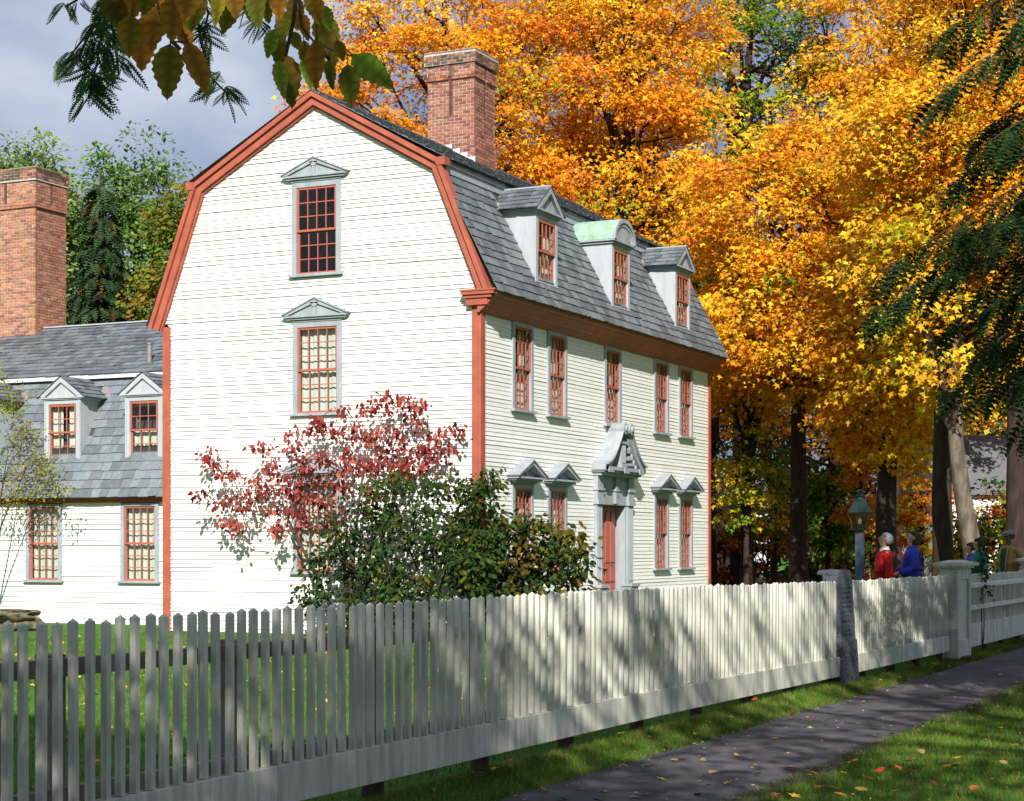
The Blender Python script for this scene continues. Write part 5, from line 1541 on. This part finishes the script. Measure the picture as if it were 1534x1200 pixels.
# ------------------------------------------------------------------ rubble stones by the wing
sp_ = at(15, 940, 38.2)
rk = thing('rubble_stones', 'weathered flat topped stones lying on the grass before the wing', 'stones', (sp_.x, sp_.y, 0))
def rock(c, rx, ry, rz, seed, flat=.5):
    rd_ = random.Random(seed); bm = bmesh.new(); bmesh.ops.create_icosphere(bm, subdivisions=3, radius=1)
    ph = [rd_.uniform(0, 6) for _ in range(6)]
    for v in bm.verts:
        n = v.co.copy(); k = 1 + .13 * math.sin(n.x * 4 + ph[0]) * math.sin(n.y * 5 + ph[1]) + .09 * math.sin(n.z * 7 + ph[2] + n.x * 3) + .05 * math.sin(n.x * 13 + ph[3]) * math.cos(n.y * 11 + ph[4])
        v.co = Vector((n.x * rx * k, n.y * ry * k, max(-.9, min(flat, n.z * k)) * rz))
        v.co += Vector(c)
    m = MB(); bm.verts.ensure_lookup_table()
    m.v = [tuple(v.co) for v in bm.verts]; m.f = [tuple(v.index for v in f.verts) for f in bm.faces]; bm.free(); return m
cs = Vector((sp_.x, sp_.y, 0))
for i, (dx, dy, dz_, rx, ry, rz) in enumerate(((0, .35, .34, .6, 1.05, .22), (.02, -.45, .12, .28, .26, .24), (0, .5, .10, .5, .6, .22), (.05, 1.3, .12, .45, .4, .3), (-.3, -.2, .06, .2, .2, .12))):
    rock(cs + Vector((dx, dy, dz_)), rx, ry, rz, 900 + i, .45 if i == 0 else .8).build('stone', 'stone', rk, recalc=False)

# ------------------------------------------------------------------ far houses between the trunks
def far_house(label, px, Z, wid, depth, wall_h, roof_h, rz, wins, name='far_house'):
    c = at(px, HY, Z); t = thing(name, label, 'house', (c.x, c.y, 0))
    cs_, sn = math.cos(rz), math.sin(rz)
    def Q(u, n, z): return Vector((c.x + u * cs_ - n * -sn, c.y + u * sn + n * -cs_, z)) if False else Vector((c.x + u * cs_ + n * sn, c.y + u * sn - n * cs_, z))
    MB().fbox(Q, -wid / 2, wid / 2, -depth, 0, -.1, wall_h).build('wall', 'far_white', t)
    for k in range(int(wall_h / .25)):
        MB().fbox(Q, -wid / 2 - .02, wid / 2 + .02, .001, .018, k * .25, k * .25 + .21).build('clapboard', 'far_white', t)
    r = MB(); h = wall_h
    r.add([Q(-wid / 2 - .3, .3, h), Q(wid / 2 + .3, .3, h), Q(wid / 2 + .3, -depth / 2, h + roof_h), Q(-wid / 2 - .3, -depth / 2, h + roof_h), Q(-wid / 2 - .3, -depth - .3, h), Q(wid / 2 + .3, -depth - .3, h)],
          [(0, 1, 2, 3), (3, 2, 5, 4), (0, 3, 4), (1, 5, 2), (0, 4, 5, 1)])
    r.build('roof', 'far_roof', t)
    for (u, z0, w_, hh) in wins:
        wf = MB(); wf.fbox(Q, u - w_ / 2, u + w_ / 2, .02, .06, z0, z0 + hh); wo_ = wf.build('window', 'far_shutter', t)
        f = MB()
        for a in (-w_ / 2, -.03, w_ / 2 - .06): f.fbox(Q, u + a, u + a + .06, .061, .09, z0, z0 + hh)
        for a in (0, hh / 2 - .03, hh - .06): f.fbox(Q, u - w_ / 2, u + w_ / 2, .0905, .11, z0 + a, z0 + a + .06)
        f.build('sash', 'far_white', wo_)
    return t
far_house('pale far house in the shade behind the house corner', 1078, 78, 4.6, 5, 3.4, 2.2, -.9, [(-1.2, .9, .8, 1.5), (1.0, .9, .8, 1.5)])
far_house('bright far house with grey roof behind the gate pier', 1515, 74, 5.5, 5, 3.9, 2.6, -.95, [(-1.6, 1.3, .9, 1.5), (.2, 1.3, .9, 1.5), (1.9, 1.3, .9, 1.5)])
# ------------------------------------------------------------------ people
def skin_mesh(name, chains, root=0, sub=2):
    """chains: list of lists of (key, xyz, radius); equal keys are one joint"""
    idx, vs_, rs, es = {}, [], [], []
    for ch in chains:
        prev = None
        for key, p, r_ in ch:
            if key not in idx: idx[key] = len(vs_); vs_.append(p); rs.append(r_)
            if prev is not None: es.append((prev, idx[key]))
            prev = idx[key]
    me = bpy.data.meshes.new(name); me.from_pydata(vs_, es, [])
    o = bpy.data.objects.new(name, me); COL.objects.link(o)
    md = o.modifiers.new('skin', 'SKIN'); md.use_smooth_shade = True
    if not me.skin_vertices: me.skin_vertices.new()
    for i, r_ in enumerate(rs):
        sv = me.skin_vertices[0].data[i]
        sv.radius = r_ if hasattr(r_, '__len__') else (r_, r_)
        sv.use_root = (i == root)
    sb = o.modifiers.new('sub', 'SUBSURF'); sb.levels = sub; sb.render_levels = sub
    dg = bpy.context.evaluated_depsgraph_get(); dg.update()
    out = bpy.data.meshes.new_from_object(o.evaluated_get(dg))
    bpy.data.objects.remove(o); bpy.data.meshes.remove(me)
    out.name = name
    out.polygons.foreach_set('use_smooth', [True] * len(out.polygons))
    return out

def hand_fingers(m, w_, d, side, r=.009):
    """five bent fingers rooted in the palm; w_ wrist, d forearm direction"""
    d = d.normalized(); up = Vector((0, 0, 1)); sx = d.cross(up).normalized(); nn = sx.cross(d)
    palm = w_ + d * .05
    for k, ln in enumerate((.068, .078, .074, .058)):
        o = (k - 1.5) * .019
        p0 = palm + sx * o + d * .02
        m.tube([p0, p0 + d * ln * .45, p0 + d * ln * .75 - nn * .018, p0 + d * ln * .85 - nn * .04], [r, r * .95, r * .85, r * .6], 6)
    p0 = w_ + d * .025 + sx * .030 * side
    m.tube([p0, p0 + sx * .026 * side + d * .03 - nn * .01, p0 + sx * .03 * side + d * .055 - nn * .02], [r * 1.15, r, r * .7], 6)

def person(label, px, Z, h, facing, skin, top_mat, leg_mat, hair, arms, pitch=0, coat_len=.55, collar=None, cap=None, inner=None, hair_long=False, glove=None, quilt=False, long_coat=False):
    c = at(px, HY, Z); gz = ground_h(c.x, c.y)
    t = thing('person', label, 'person', (c.x, c.y, gz), 'visitors behind the fence', rz=facing)
    k = h / 1.70
    V = lambda x, y, z: Vector((x * k, y * k, z * k))
    def hd(x, y, z):   # head points pitch about the neck
        q = Vector((x - .01, 0, z - 1.50)); a = -pitch
        return V(.01 + q.x * math.cos(a) + q.z * math.sin(a) * -1, y, 1.50 + q.z * math.cos(a) + q.x * math.sin(a) * 1) if False else V(.01 + q.x * math.cos(pitch) - q.z * math.sin(pitch), y, 1.50 + q.x * math.sin(pitch) + q.z * math.cos(pitch))
    torso = [('pel', V(0, 0, .93), .125 * k), ('wai', V(.01, 0, 1.08), .115 * k), ('che', V(.015, 0, 1.25), .13 * k), ('upc', V(0, 0, 1.37), .10 * k), ('neb', V(0, 0, 1.45), .055 * k), ('nec', V(.012, 0, 1.505), .05 * k),
             ('jaw', hd(.045, 0, 1.56), .062 * k), ('fac', hd(.035, 0, 1.62), .085 * k), ('cra', hd(.012, 0, 1.67), .075 * k)]
    chains = [torso]
    for s in (1, -1):
        el, wr = arms[0 if s > 0 else 1]
        chains.append([('upc', 0, 0), ('sh%d' % s, V(0, .155 * s, 1.40), .06 * k), ('el%d' % s, V(*el), .042 * k), ('wr%d' % s, V(*wr), .028 * k), ('pa%d' % s, V(*(Vector(wr) + (Vector(wr) - Vector(el)).normalized() * .06)), (.036 * k, .02 * k))])
        chains.append([('pel', 0, 0), ('hi%d' % s, V(0, .095 * s, .88), .09 * k), ('kn%d' % s, V(.015, .10 * s, .48), .058 * k), ('an%d' % s, V(-.01, .10 * s, .085), .04 * k), ('to%d' % s, V(.15, .115 * s, .035), .035 * k)])
    chains.append([('fac', 0, 0), ('nos', hd(.135, 0, 1.612), .014 * k)])
    me = skin_mesh('body', chains); me.materials.append(M[skin])
    link('body', me, t)
    hm = MB(); hm.smooth = True
    for s in (1, -1):
        el, wr = [V(*q) for q in arms[0 if s > 0 else 1]]
        hand_fingers(hm, wr + (wr - el).normalized() * .03, wr - el, s, .0095 * k if not glove else .013 * k)
    me = hm.mesh('fingers'); me.materials.append(M[glove or skin]); link('fingers', me, t)
    # trousers
    ch = []
    for s in (1, -1):
        ch.append([('pel', V(0, 0, .95), .14 * k), ('hi%d' % s, V(0, .095 * s, .86), .105 * k), ('kn%d' % s, V(.015, .10 * s, .48), .078 * k), ('an%d' % s, V(-.01, .10 * s, .10), .07 * k)])
    me = skin_mesh('trousers', ch); me.materials.append(M[leg_mat]); link('trousers', me, t)
    # jacket / coat
    pu = 1.12 if quilt else 1.0
    low = .62 if long_coat else .80
    body_ = [('pel', V(0, 0, .95), (.19 * k * pu, .155 * k * pu)), ('wai', V(.01, 0, 1.08), (.18 * k * pu, .15 * k * pu)), ('che', V(.012, 0, 1.25), (.19 * k * pu, .155 * k * pu)), ('upc', V(-.005, 0, 1.375), (.165 * k, .11 * k)), ('neb', V(-.01, 0, 1.455), .078 * k)]
    chj = [body_, [('pel', 0, 0), ('hem', V(-.005, 0, low), (.21 * k * pu, .18 * k * pu))]]
    for s in (1, -1):
        el, wr = arms[0 if s > 0 else 1]
        e_, w2 = Vector(el), Vector(wr)
        chj.append([('upc', 0, 0), ('sh%d' % s, V(0, .165 * s, 1.395), .082 * k * pu), ('ml%d' % s, V(*(Vector((0, .165 * s, 1.395)).lerp(e_, .5))), .076 * k * pu), ('el%d' % s, V(*e_), .066 * k * pu), ('wr%d' % s, V(*(e_.lerp(w2, .93))), .05 * k * pu)])
    me = skin_mesh('jacket', chj)
    if quilt:   # stitched channels
        for v in me.vertices:
            v.co += v.normal * .018 * abs(math.sin(v.co.z * 42 / k))
    me.materials.append(M[top_mat]); jk = link('jacket', me, t)
    if collar:
        m = MB(); m.smooth = True
        n = 16
        def rg(z, r_, dx): return [V(dx + r_ * math.cos(2 * math.pi * q / n), r_ * .95 * math.sin(2 * math.pi * q / n), z + .018 * -math.cos(2 * math.pi * q / n)) for q in range(n)]
        rr = [rg(1.445, .084, -.005), rg(1.475, .076, 0), rg(1.497, .07, .004), rg(1.494, .058, .004)]
        m.add([q for r_ in rr for q in r_], [(i * n + q, i * n + (q + 1) % n, (i + 1) * n + (q + 1) % n, (i + 1) * n + q) for i in range(3) for q in range(n)])
        me = m.mesh('collar', recalc=True); me.materials.append(M[collar]); link('collar', me, t)
    if inner:   # sweater showing in the open front of the jacket
        m = MB(); m.smooth = True
        pts_ = [(.02, 1.44, .07), (.135, 1.36, .065), (.175, 1.25, .075), (.172, 1.1, .07), (.185, .95, .06), (.19, .84, .05)]
        for x, z, w_ in pts_: m.v += [tuple(V(x - .02, -w_, z)), tuple(V(x + .022, 0, z)), tuple(V(x - .02, w_, z))]
        for i in range(len(pts_) - 1): b = 3 * i; m.f += [(b, b + 1, b + 4, b + 3), (b + 1, b + 2, b + 5, b + 4)]
        me = m.mesh('sweater', recalc=False); me.materials.append(M[inner]); link('sweater', me, t)
        m = MB(); m.smooth = True
        for s in (1, -1):
            m.tube([V(.03, .075 * s, 1.46), V(.13, .085 * s, 1.37), V(.175, .085 * s, 1.22), V(.185, .08 * s, 1.0), V(.20, .07 * s, .82)], [.018 * k] * 5, 6)
        me = m.mesh('lapels'); me.materials.append(M[top_mat]); tag(link('lapels', me, t))
    # hair: a cap over the back and top of the skull
    bm = bmesh.new(); bmesh.ops.create_icosphere(bm, subdivisions=3, radius=1)
    hc = Vector((.008, 0, 1.635))
    for v in bm.verts:
        n = v.co.copy()
        lift = 1 + .05 * math.sin(n.x * 9 + n.y * 7) * math.sin(n.z * 8)
        p = Vector((n.x * .112 - .012, n.y * .098, n.z * .108)) * lift
        # pull the face side in under the skin
        if n.x > .35 and n.z < .45: p.x = min(p.x, .02); p *= .80
        if n.z < -.45 and not hair_long: p.z = max(p.z, -.075); p *= .92
        if hair_long and n.z < -.2 and n.x < .2: p.z -= .035
        q = hc + p
        v.co = hd(q.x, q.y, q.z)
    me = bpy.data.meshes.new('hair'); bm.to_mesh(me); bm.free(); me.polygons.foreach_set('use_smooth', [True] * len(me.polygons))
    me.materials.append(M[hair]); link('hair', me, t)
    for s in (1, -1):   # eyes, ears
        m = MB(); m.smooth = True; q = hd(.112, .034 * s, 1.628); m.lathe(q - Vector((0, 0, .008 * k)), [(.003 * k, 0), (.010 * k, .004 * k), (.010 * k, .011 * k), (.003 * k, .016 * k)], 8)
        me = m.mesh('eye'); me.materials.append(M['eye']); link('eye', me, t)
        m = MB(); m.smooth = True; q = hd(.022, .092 * s, 1.612); m.lathe(q - Vector((0, 0, .03 * k)), [(.006 * k, 0), (.014 * k, .02 * k), (.018 * k, .045 * k), (.008 * k, .06 * k)], 8, 1.0, .5)
        me = m.mesh('ear'); me.materials.append(M[skin]); link('ear', me, t)
    m = MB(); m.tube([hd(.108, -.022, 1.575), hd(.118, 0, 1.576), hd(.108, .022, 1.575)], [.004 * k, .0065 * k, .004 * k], 6)
    me = m.mesh('mouth'); me.materials.append(M['door_red']); link('mouth', me, t)
    if cap:
        m = MB(); m.smooth = True; n = 18
        rr = []
        for (z, rx, ry, dx) in ((1.655, .112, .102, 0), (1.66, .128, .115, .01), (1.69, .135, .118, .018), (1.725, .105, .095, .012), (1.74, .05, .05, .005)):
            rr.append([hd(dx + rx * math.cos(2 * math.pi * q / n), ry * math.sin(2 * math.pi * q / n), z + .012 * math.cos(2 * math.pi * q / n) * -1.2) for q in range(n)])
        m.add([q for r_ in rr for q in r_], [(i * n + q, i * n + (q + 1) % n, (i + 1) * n + (q + 1) % n, (i + 1) * n + q) for i in range(len(rr) - 1) for q in range(n)] + [tuple(range((len(rr) - 1) * n, len(rr) * n))])
        me = m.mesh('flat_cap'); me.materials.append(M[cap]); cp = link('flat_cap', me, t)
        m = MB(); m.hexa([hd(x, y, z) for z, e in ((1.638, 0), (1.648, .004)) for x, y in ((.09, -.075), (.175, -.05), (.175, .05), (.09, .075))]); me = m.mesh('peak'); me.materials.append(M[cap]); link('peak', me, t)
    shm = MB(); shm.smooth = True
    for s in (1, -1):
        m = MB(); m.smooth = True; m.tube([V(-.07, .10 * s, .045), V(0, .10 * s, .055), V(.09, .11 * s, .045), V(.19, .118 * s, .03)], [.038 * k, .047 * k, .045 * k, .022 * k], 8)
        me = m.mesh('shoe'); me.materials.append(M['dark_cloth']); link('shoe', me, t)
    return t
LEFT = math.atan2(-RY, -RX)
side_arms = [((-.02, .25, 1.12), (.05, .25, .88)), ((-.02, -.25, 1.12), (.05, -.25, .88))]
fold_arms = [((.02, .25, 1.13), (.27, .16, 1.06)), ((.02, -.25, 1.13), (.27, -.16, 1.06))]
hip_arm = [((-.17, .25, 1.15), (-.36, .22, 1.16)), ((.0, -.26, 1.13), (.10, -.24, .93))]
person('white haired person in a red coat gazing up beside the lamp post', 1325, 28.5, 1.66, LEFT + .05, 'skin', 'red_wool', 'dark_cloth', 'white_hair', side_arms, pitch=.24, collar='white_cloth', long_coat=True)
person('brown haired person in a bright blue jacket gazing up', 1366, 28.5, 1.69, LEFT + .0, 'skin', 'blue_cloth', 'dark_cloth', 'brown_hair', fold_arms, pitch=.30, collar='blue_cloth', hair_long=True, glove='dark_cloth')
person('dark haired person in a quilted teal jacket behind the vine', 1467, 32.2, 1.60, LEFT - .5, 'skin', 'teal_quilt', 'dark_cloth', 'black_hair', fold_arms, pitch=.05, collar='teal_quilt', quilt=True)
person('person in a blue top mostly hidden behind the teal jacket', 1455, 33.6, 1.52, LEFT - .2, 'skin', 'blue_cloth', 'dark_cloth', 'brown_hair', side_arms, pitch=0, collar='blue_cloth')
person('person in tan jacket, green sweater and grey flat cap', 1512, 35.6, 1.76, LEFT + .55, 'skin_brown', 'tan_cloth', 'dark_cloth', 'black_hair', hip_arm, pitch=-.05, cap='grey_tweed', inner='green_knit')
# ------------------------------------------------------------------ grass blades, fallen leaves
def grass(name, n, sampler, hmin, hmax, wid, seed, pal, parent=None):
    r_ = np.random.default_rng(seed)
    X, Y = sampler(r_, n); n = len(X)
    Z = np.array([ground_h(x, y) for x, y in zip(X, Y)])
    a = r_.random(n) * 2 * np.pi; h = hmin + (hmax - hmin) * r_.random(n); w_ = wid * (.6 + .8 * r_.random(n))
    ln = h * (.15 + .7 * r_.random(n)); b = r_.random(n) * 2 * np.pi
    P0 = np.stack([X - np.cos(a) * w_ / 2, Y - np.sin(a) * w_ / 2, Z - .005], 1); P1 = np.stack([X + np.cos(a) * w_ / 2, Y + np.sin(a) * w_ / 2, Z - .005], 1)
    P2 = np.stack([X + np.cos(b) * ln, Y + np.sin(b) * ln, Z + h], 1)
    V = np.stack([P0, P1, P2], 1).reshape(-1, 3)
    me = bpy.data.meshes.new(name)
    me.vertices.add(3 * n); me.vertices.foreach_set('co', V.astype(np.float32).ravel())
    me.loops.add(3 * n); me.loops.foreach_set('vertex_index', np.arange(3 * n, dtype=np.int32))
    me.polygons.add(n); me.polygons.foreach_set('loop_start', (3 * np.arange(n)).astype(np.int32))
    try: me.polygons.foreach_set('loop_total', np.full(n, 3, np.int32))
    except Exception: pass
    ca_ = me.color_attributes.new('Col', 'FLOAT_COLOR', 'POINT')
    c = np.array(pal)[r_.choice(len(pal), n)] * (1 + r_.normal(0, .2, (n, 1)))
    patch = .8 + .35 * np.sin(X * 1.7 + np.sin(Y * 2.3)) * np.cos(Y * 2.1 + X * .6)
    c = np.clip(c * patch[:, None], .003, .9)
    C4 = np.ones((n, 4), np.float32); C4[:, :3] = c
    ca_.data.foreach_set('color', np.repeat(C4, 3, axis=0).ravel())
    me.update(calc_edges=True); me.materials.append(M['grass_blade'])
    o = link(name, me); return o
GP = [(.08, .20, .02), (.055, .155, .015), (.11, .235, .025), (.16, .24, .03), (.26, .26, .06), (.26, .20, .08)]
def verge(r_, n):
    X = -26 + 34 * r_.random(n) ** 1.25; Y = PATH_L - .06 + (.50) * r_.random(n); return X, Y
def right_lawn(r_, n):
    X = -25.5 + 22 * r_.random(n) ** 1.3; Y = PATH_R + .1 - 3.4 * r_.random(n) ** 1.15; return X, Y
def back_lawn(r_, n):
    X = -27 + 27 * r_.random(n); Y = -9.4 + 17 * r_.random(n) ** 1.1
    k = (X < -.3)
    return X[k], Y[k]
tag(grass('verge_grass', 70000, verge, .025, .07, .005, 1, GP), 'short green grass on the verge between fence and path', 'grass', kind='stuff')
tag(grass('street_side_grass', 120000, right_lawn, .03, .075, .005, 2, GP), 'short green grass on the street side of the path', 'grass', kind='stuff')
tag(grass('yard_grass', 95000, back_lawn, .04, .09, .009, 3, GP), 'green lawn grass between fence and house', 'grass', kind='stuff')

# fallen leaves, the larger ones singly
def fallen_mesh(seed, star):
    rd_ = random.Random(seed)
    if star:
        pts_ = []
        for k in range(10):
            a = math.pi / 2 + 2 * math.pi * k / 10; r_ = (1 if k % 2 == 0 else .42) * rd_.uniform(.85, 1.1) * (.6 if k == 5 else 1)
            pts_.append((r_ * math.cos(a), r_ * math.sin(a)))
    else:
        pts_ = [((.52 + rd_.uniform(-.06, .06)) * math.sin(2 * math.pi * k / 12), math.cos(2 * math.pi * k / 12) * (1 + rd_.uniform(-.05, .05))) for k in range(12)]
    cu_x, cu_y = rd_.uniform(-.35, .5), rd_.uniform(-.3, .45)
    V = [(x * .5, y * .5, .10 + .5 * (cu_x * x * x + cu_y * y * y) * .5) for x, y in pts_] + [(0, 0, .06)]
    n = len(pts_)
    vs_ = V + [(x, y, z - .03) for x, y, z in V]
    fs = [(k, (k + 1) % n, n) for k in range(n)] + [((k + 1) % n + n + 1, k + n + 1, 2 * n + 1) for k in range(n)] + [(k, k + n + 1, (k + 1) % n + n + 1, (k + 1) % n) for k in range(n)]
    m = MB().add(vs_, fs); return m
for nm, c, c2 in (('leaf_tan', (.42, .27, .12), (.28, .16, .07)), ('leaf_orange', (.60, .24, .03), (.42, .14, .03)), ('leaf_red', (.50, .06, .025), (.34, .04, .02)), ('leaf_brown', (.20, .09, .045), (.11, .05, .03)), ('leaf_yellow', (.66, .46, .06), (.5, .3, .05))):
    mat(nm, c, .75, second=c2, scale=20, coord='Object')
FM = {}
for nm in ('tan', 'orange', 'red', 'brown', 'yellow'):
    FM[nm] = []
    for s in range(4):
        me = fallen_mesh(len(nm) * 3 + ord(nm[0]) % 11 + s * 13, nm in ('orange', 'red', 'yellow') and s % 2 == 0).mesh('fallen_leaf'); me.materials.append(M['leaf_' + nm]); FM[nm].append(me)
def fallen(px, py, col, size, where):
    u = (HY - py) / F_PX; Z = (.03 - EYE) / u; p = at(px, py, Z)
    zz = (.022 if where == 'path' else .05 + ground_h(p.x, p.y))
    o = link('fallen_leaf', random.choice(FM[col])); o.location = (p.x, p.y, zz)
    o.rotation_euler = (random.uniform(-.35, .35), random.uniform(-.35, .35), random.uniform(0, 6.28)); o.scale = (size, size, size)
    word = {'tan': 'dry tan', 'orange': 'orange', 'red': 'bright red', 'brown': 'curled brown', 'yellow': 'yellow'}[col]
    place = {'path': 'lying on the asphalt path', 'verge': 'lying in the grass strip under the fence', 'lawn': 'lying in the grass on the street side'}[where]
    tag(o, '%s fallen leaf %s' % (word, place), 'leaf', '%s leaves %s' % (word, place))
PL_ = [(874, 1171, 'brown'), (868, 1181, 'tan'), (815, 1182, 'orange'), (965, 1189, 'tan'), (1045, 1188, 'tan'), (905, 1184, 'tan'), (1068, 1156, 'tan'), (1135, 1158, 'tan'), (896, 1198, 'brown'), (950, 1193, 'tan'), (1104, 1131, 'tan'), (1010, 1137, 'tan'), (1180, 1150, 'brown'),
       (1499, 1010, 'tan'), (1470, 1024, 'tan'), (1338, 1098, 'tan'), (1310, 1090, 'brown'), (967, 1145, 'tan'), (1030, 1112, 'brown'), (1240, 1075, 'tan'), (1160, 1105, 'yellow'), (840, 1195, 'brown'), (1085, 1196, 'brown'), (990, 1166, 'yellow'), (1090, 1172, 'yellow')]
for x, y, c in PL_: fallen(x, y, c, random.uniform(.07, .11), 'path')
VL = [(760, 1165, 'orange'), (800, 1158, 'tan'), (990, 1100, 'tan'), (830, 1150, 'orange'), (720, 1180, 'brown'), (690, 1190, 'orange'), (650, 1180, 'tan'), (600, 1190, 'orange'), (700, 1165, 'yellow'), (880, 1140, 'tan'), (930, 1120, 'yellow'), (1130, 1066, 'red'), (1095, 1085, 'yellow'), (1390, 998, 'tan'), (1335, 1000, 'red'), (870, 1125, 'yellow'), (740, 1176, 'yellow')]
for x, y, c in VL: fallen(x, y, c, random.uniform(.07, .11), 'verge')
RL = [(1318, 1160, 'red'), (1345, 1154, 'orange'), (1362, 1158, 'orange'), (1280, 1143, 'orange'), (1498, 1094, 'orange'), (1434, 1140, 'yellow'), (1420, 1152, 'orange'), (1430, 1152, 'tan'), (1380, 1130, 'tan'), (1245, 1185, 'orange'), (1225, 1183, 'orange'), (1290, 1187, 'yellow'), (1160, 1196, 'orange'), (1155, 1182, 'brown'), (1215, 1162, 'orange'), (1503, 1146, 'tan'),
      (1470, 1080, 'tan'), (1360, 1145, 'red'), (1300, 1170, 'orange'), (1400, 1180, 'brown'), (1460, 1186, 'orange'), (1520, 1120, 'yellow'), (1340, 1190, 'tan'), (1190, 1198, 'yellow'), (1260, 1196, 'orange')]
for x, y, c in RL: fallen(x, y, c, random.uniform(.08, .13), 'lawn')
# countless tiny bits of leaf on path and grass
rng = np.random.default_rng(404)
n_ = 5200
X = -26 + 45 * rng.random(n_) ** 1.4; Y = np.where(rng.random(n_) < .55, PATH_R + (PATH_L - PATH_R) * rng.random(n_), PATH_R - 3.2 * rng.random(n_))
edge = rng.random(n_) < .4; Y = np.where(edge, np.where(rng.random(n_) < .5, PATH_L, PATH_R) + rng.normal(0, .14, n_), Y)
on = (Y < PATH_L) & (Y > PATH_R)
pos = np.stack([X, Y, np.where(on, .022, .045 + np.array([ground_h(a, b) for a, b in zip(X, Y)]))], 1)
tip = np.stack([rng.normal(size=n_), rng.normal(size=n_), rng.normal(0, .2, n_)], 1); nrm = np.stack([rng.normal(0, .25, n_), rng.normal(0, .25, n_), np.ones(n_)], 1)
me = leaf_mesh('leaf_litter', T_KITE, pos, tip, nrm, .012 + .045 * rng.random(n_) ** 3, pick_cols(n_, [(.42, .27, .12), (.5, .2, .03), (.55, .40, .07), (.18, .08, .04)], (4, 2, 3, 2)))
me.materials.append(M['litter']); tag(link('leaf_litter', me), 'tiny scraps of fallen leaf strewn over path and grass', 'leaf litter', kind='stuff')
n_ = 9000
X = 12 + 45 * rng.random(n_); Y = -8 + 38 * rng.random(n_)
pos = np.stack([X, Y, .01 + .05 * rng.random(n_)], 1); tip = rng.normal(size=(n_, 3)) * np.array([1, 1, .2]); nrm = np.stack([rng.normal(0, .4, n_), rng.normal(0, .4, n_), np.ones(n_)], 1)
me = leaf_mesh('maple_litter', T_KITE, pos, tip, nrm, .10 + .08 * rng.random(n_), pick_cols(n_, [DEEP, ORANGE, (.25, .1, .04), AMBER], (3, 3, 4, 1)))
me.materials.append(M['litter']); tag(link('maple_litter', me), 'orange and brown maple leaves covering the ground under the trees', 'leaf litter', kind='stuff')
n_ = 1500
X = -27 + 27 * rng.random(n_); Y = -9 + 16 * rng.random(n_)
pos = np.stack([X, Y, .05 + .03 * rng.random(n_) + np.array([ground_h(a, b) for a, b in zip(X, Y)])], 1); tip = rng.normal(size=(n_, 3)) * np.array([1, 1, .2]); nrm = np.stack([rng.normal(0, .4, n_), rng.normal(0, .4, n_), np.ones(n_)], 1)
me = leaf_mesh('yard_litter', T_KITE, pos, tip, nrm, .05 + .05 * rng.random(n_), pick_cols(n_, [ORANGE, YEL, (.42, .27, .12)], (2, 3, 3)))
me.materials.append(M['litter']); tag(link('yard_litter', me), 'yellow and tan leaves scattered over the yard lawn', 'leaf litter', kind='stuff')
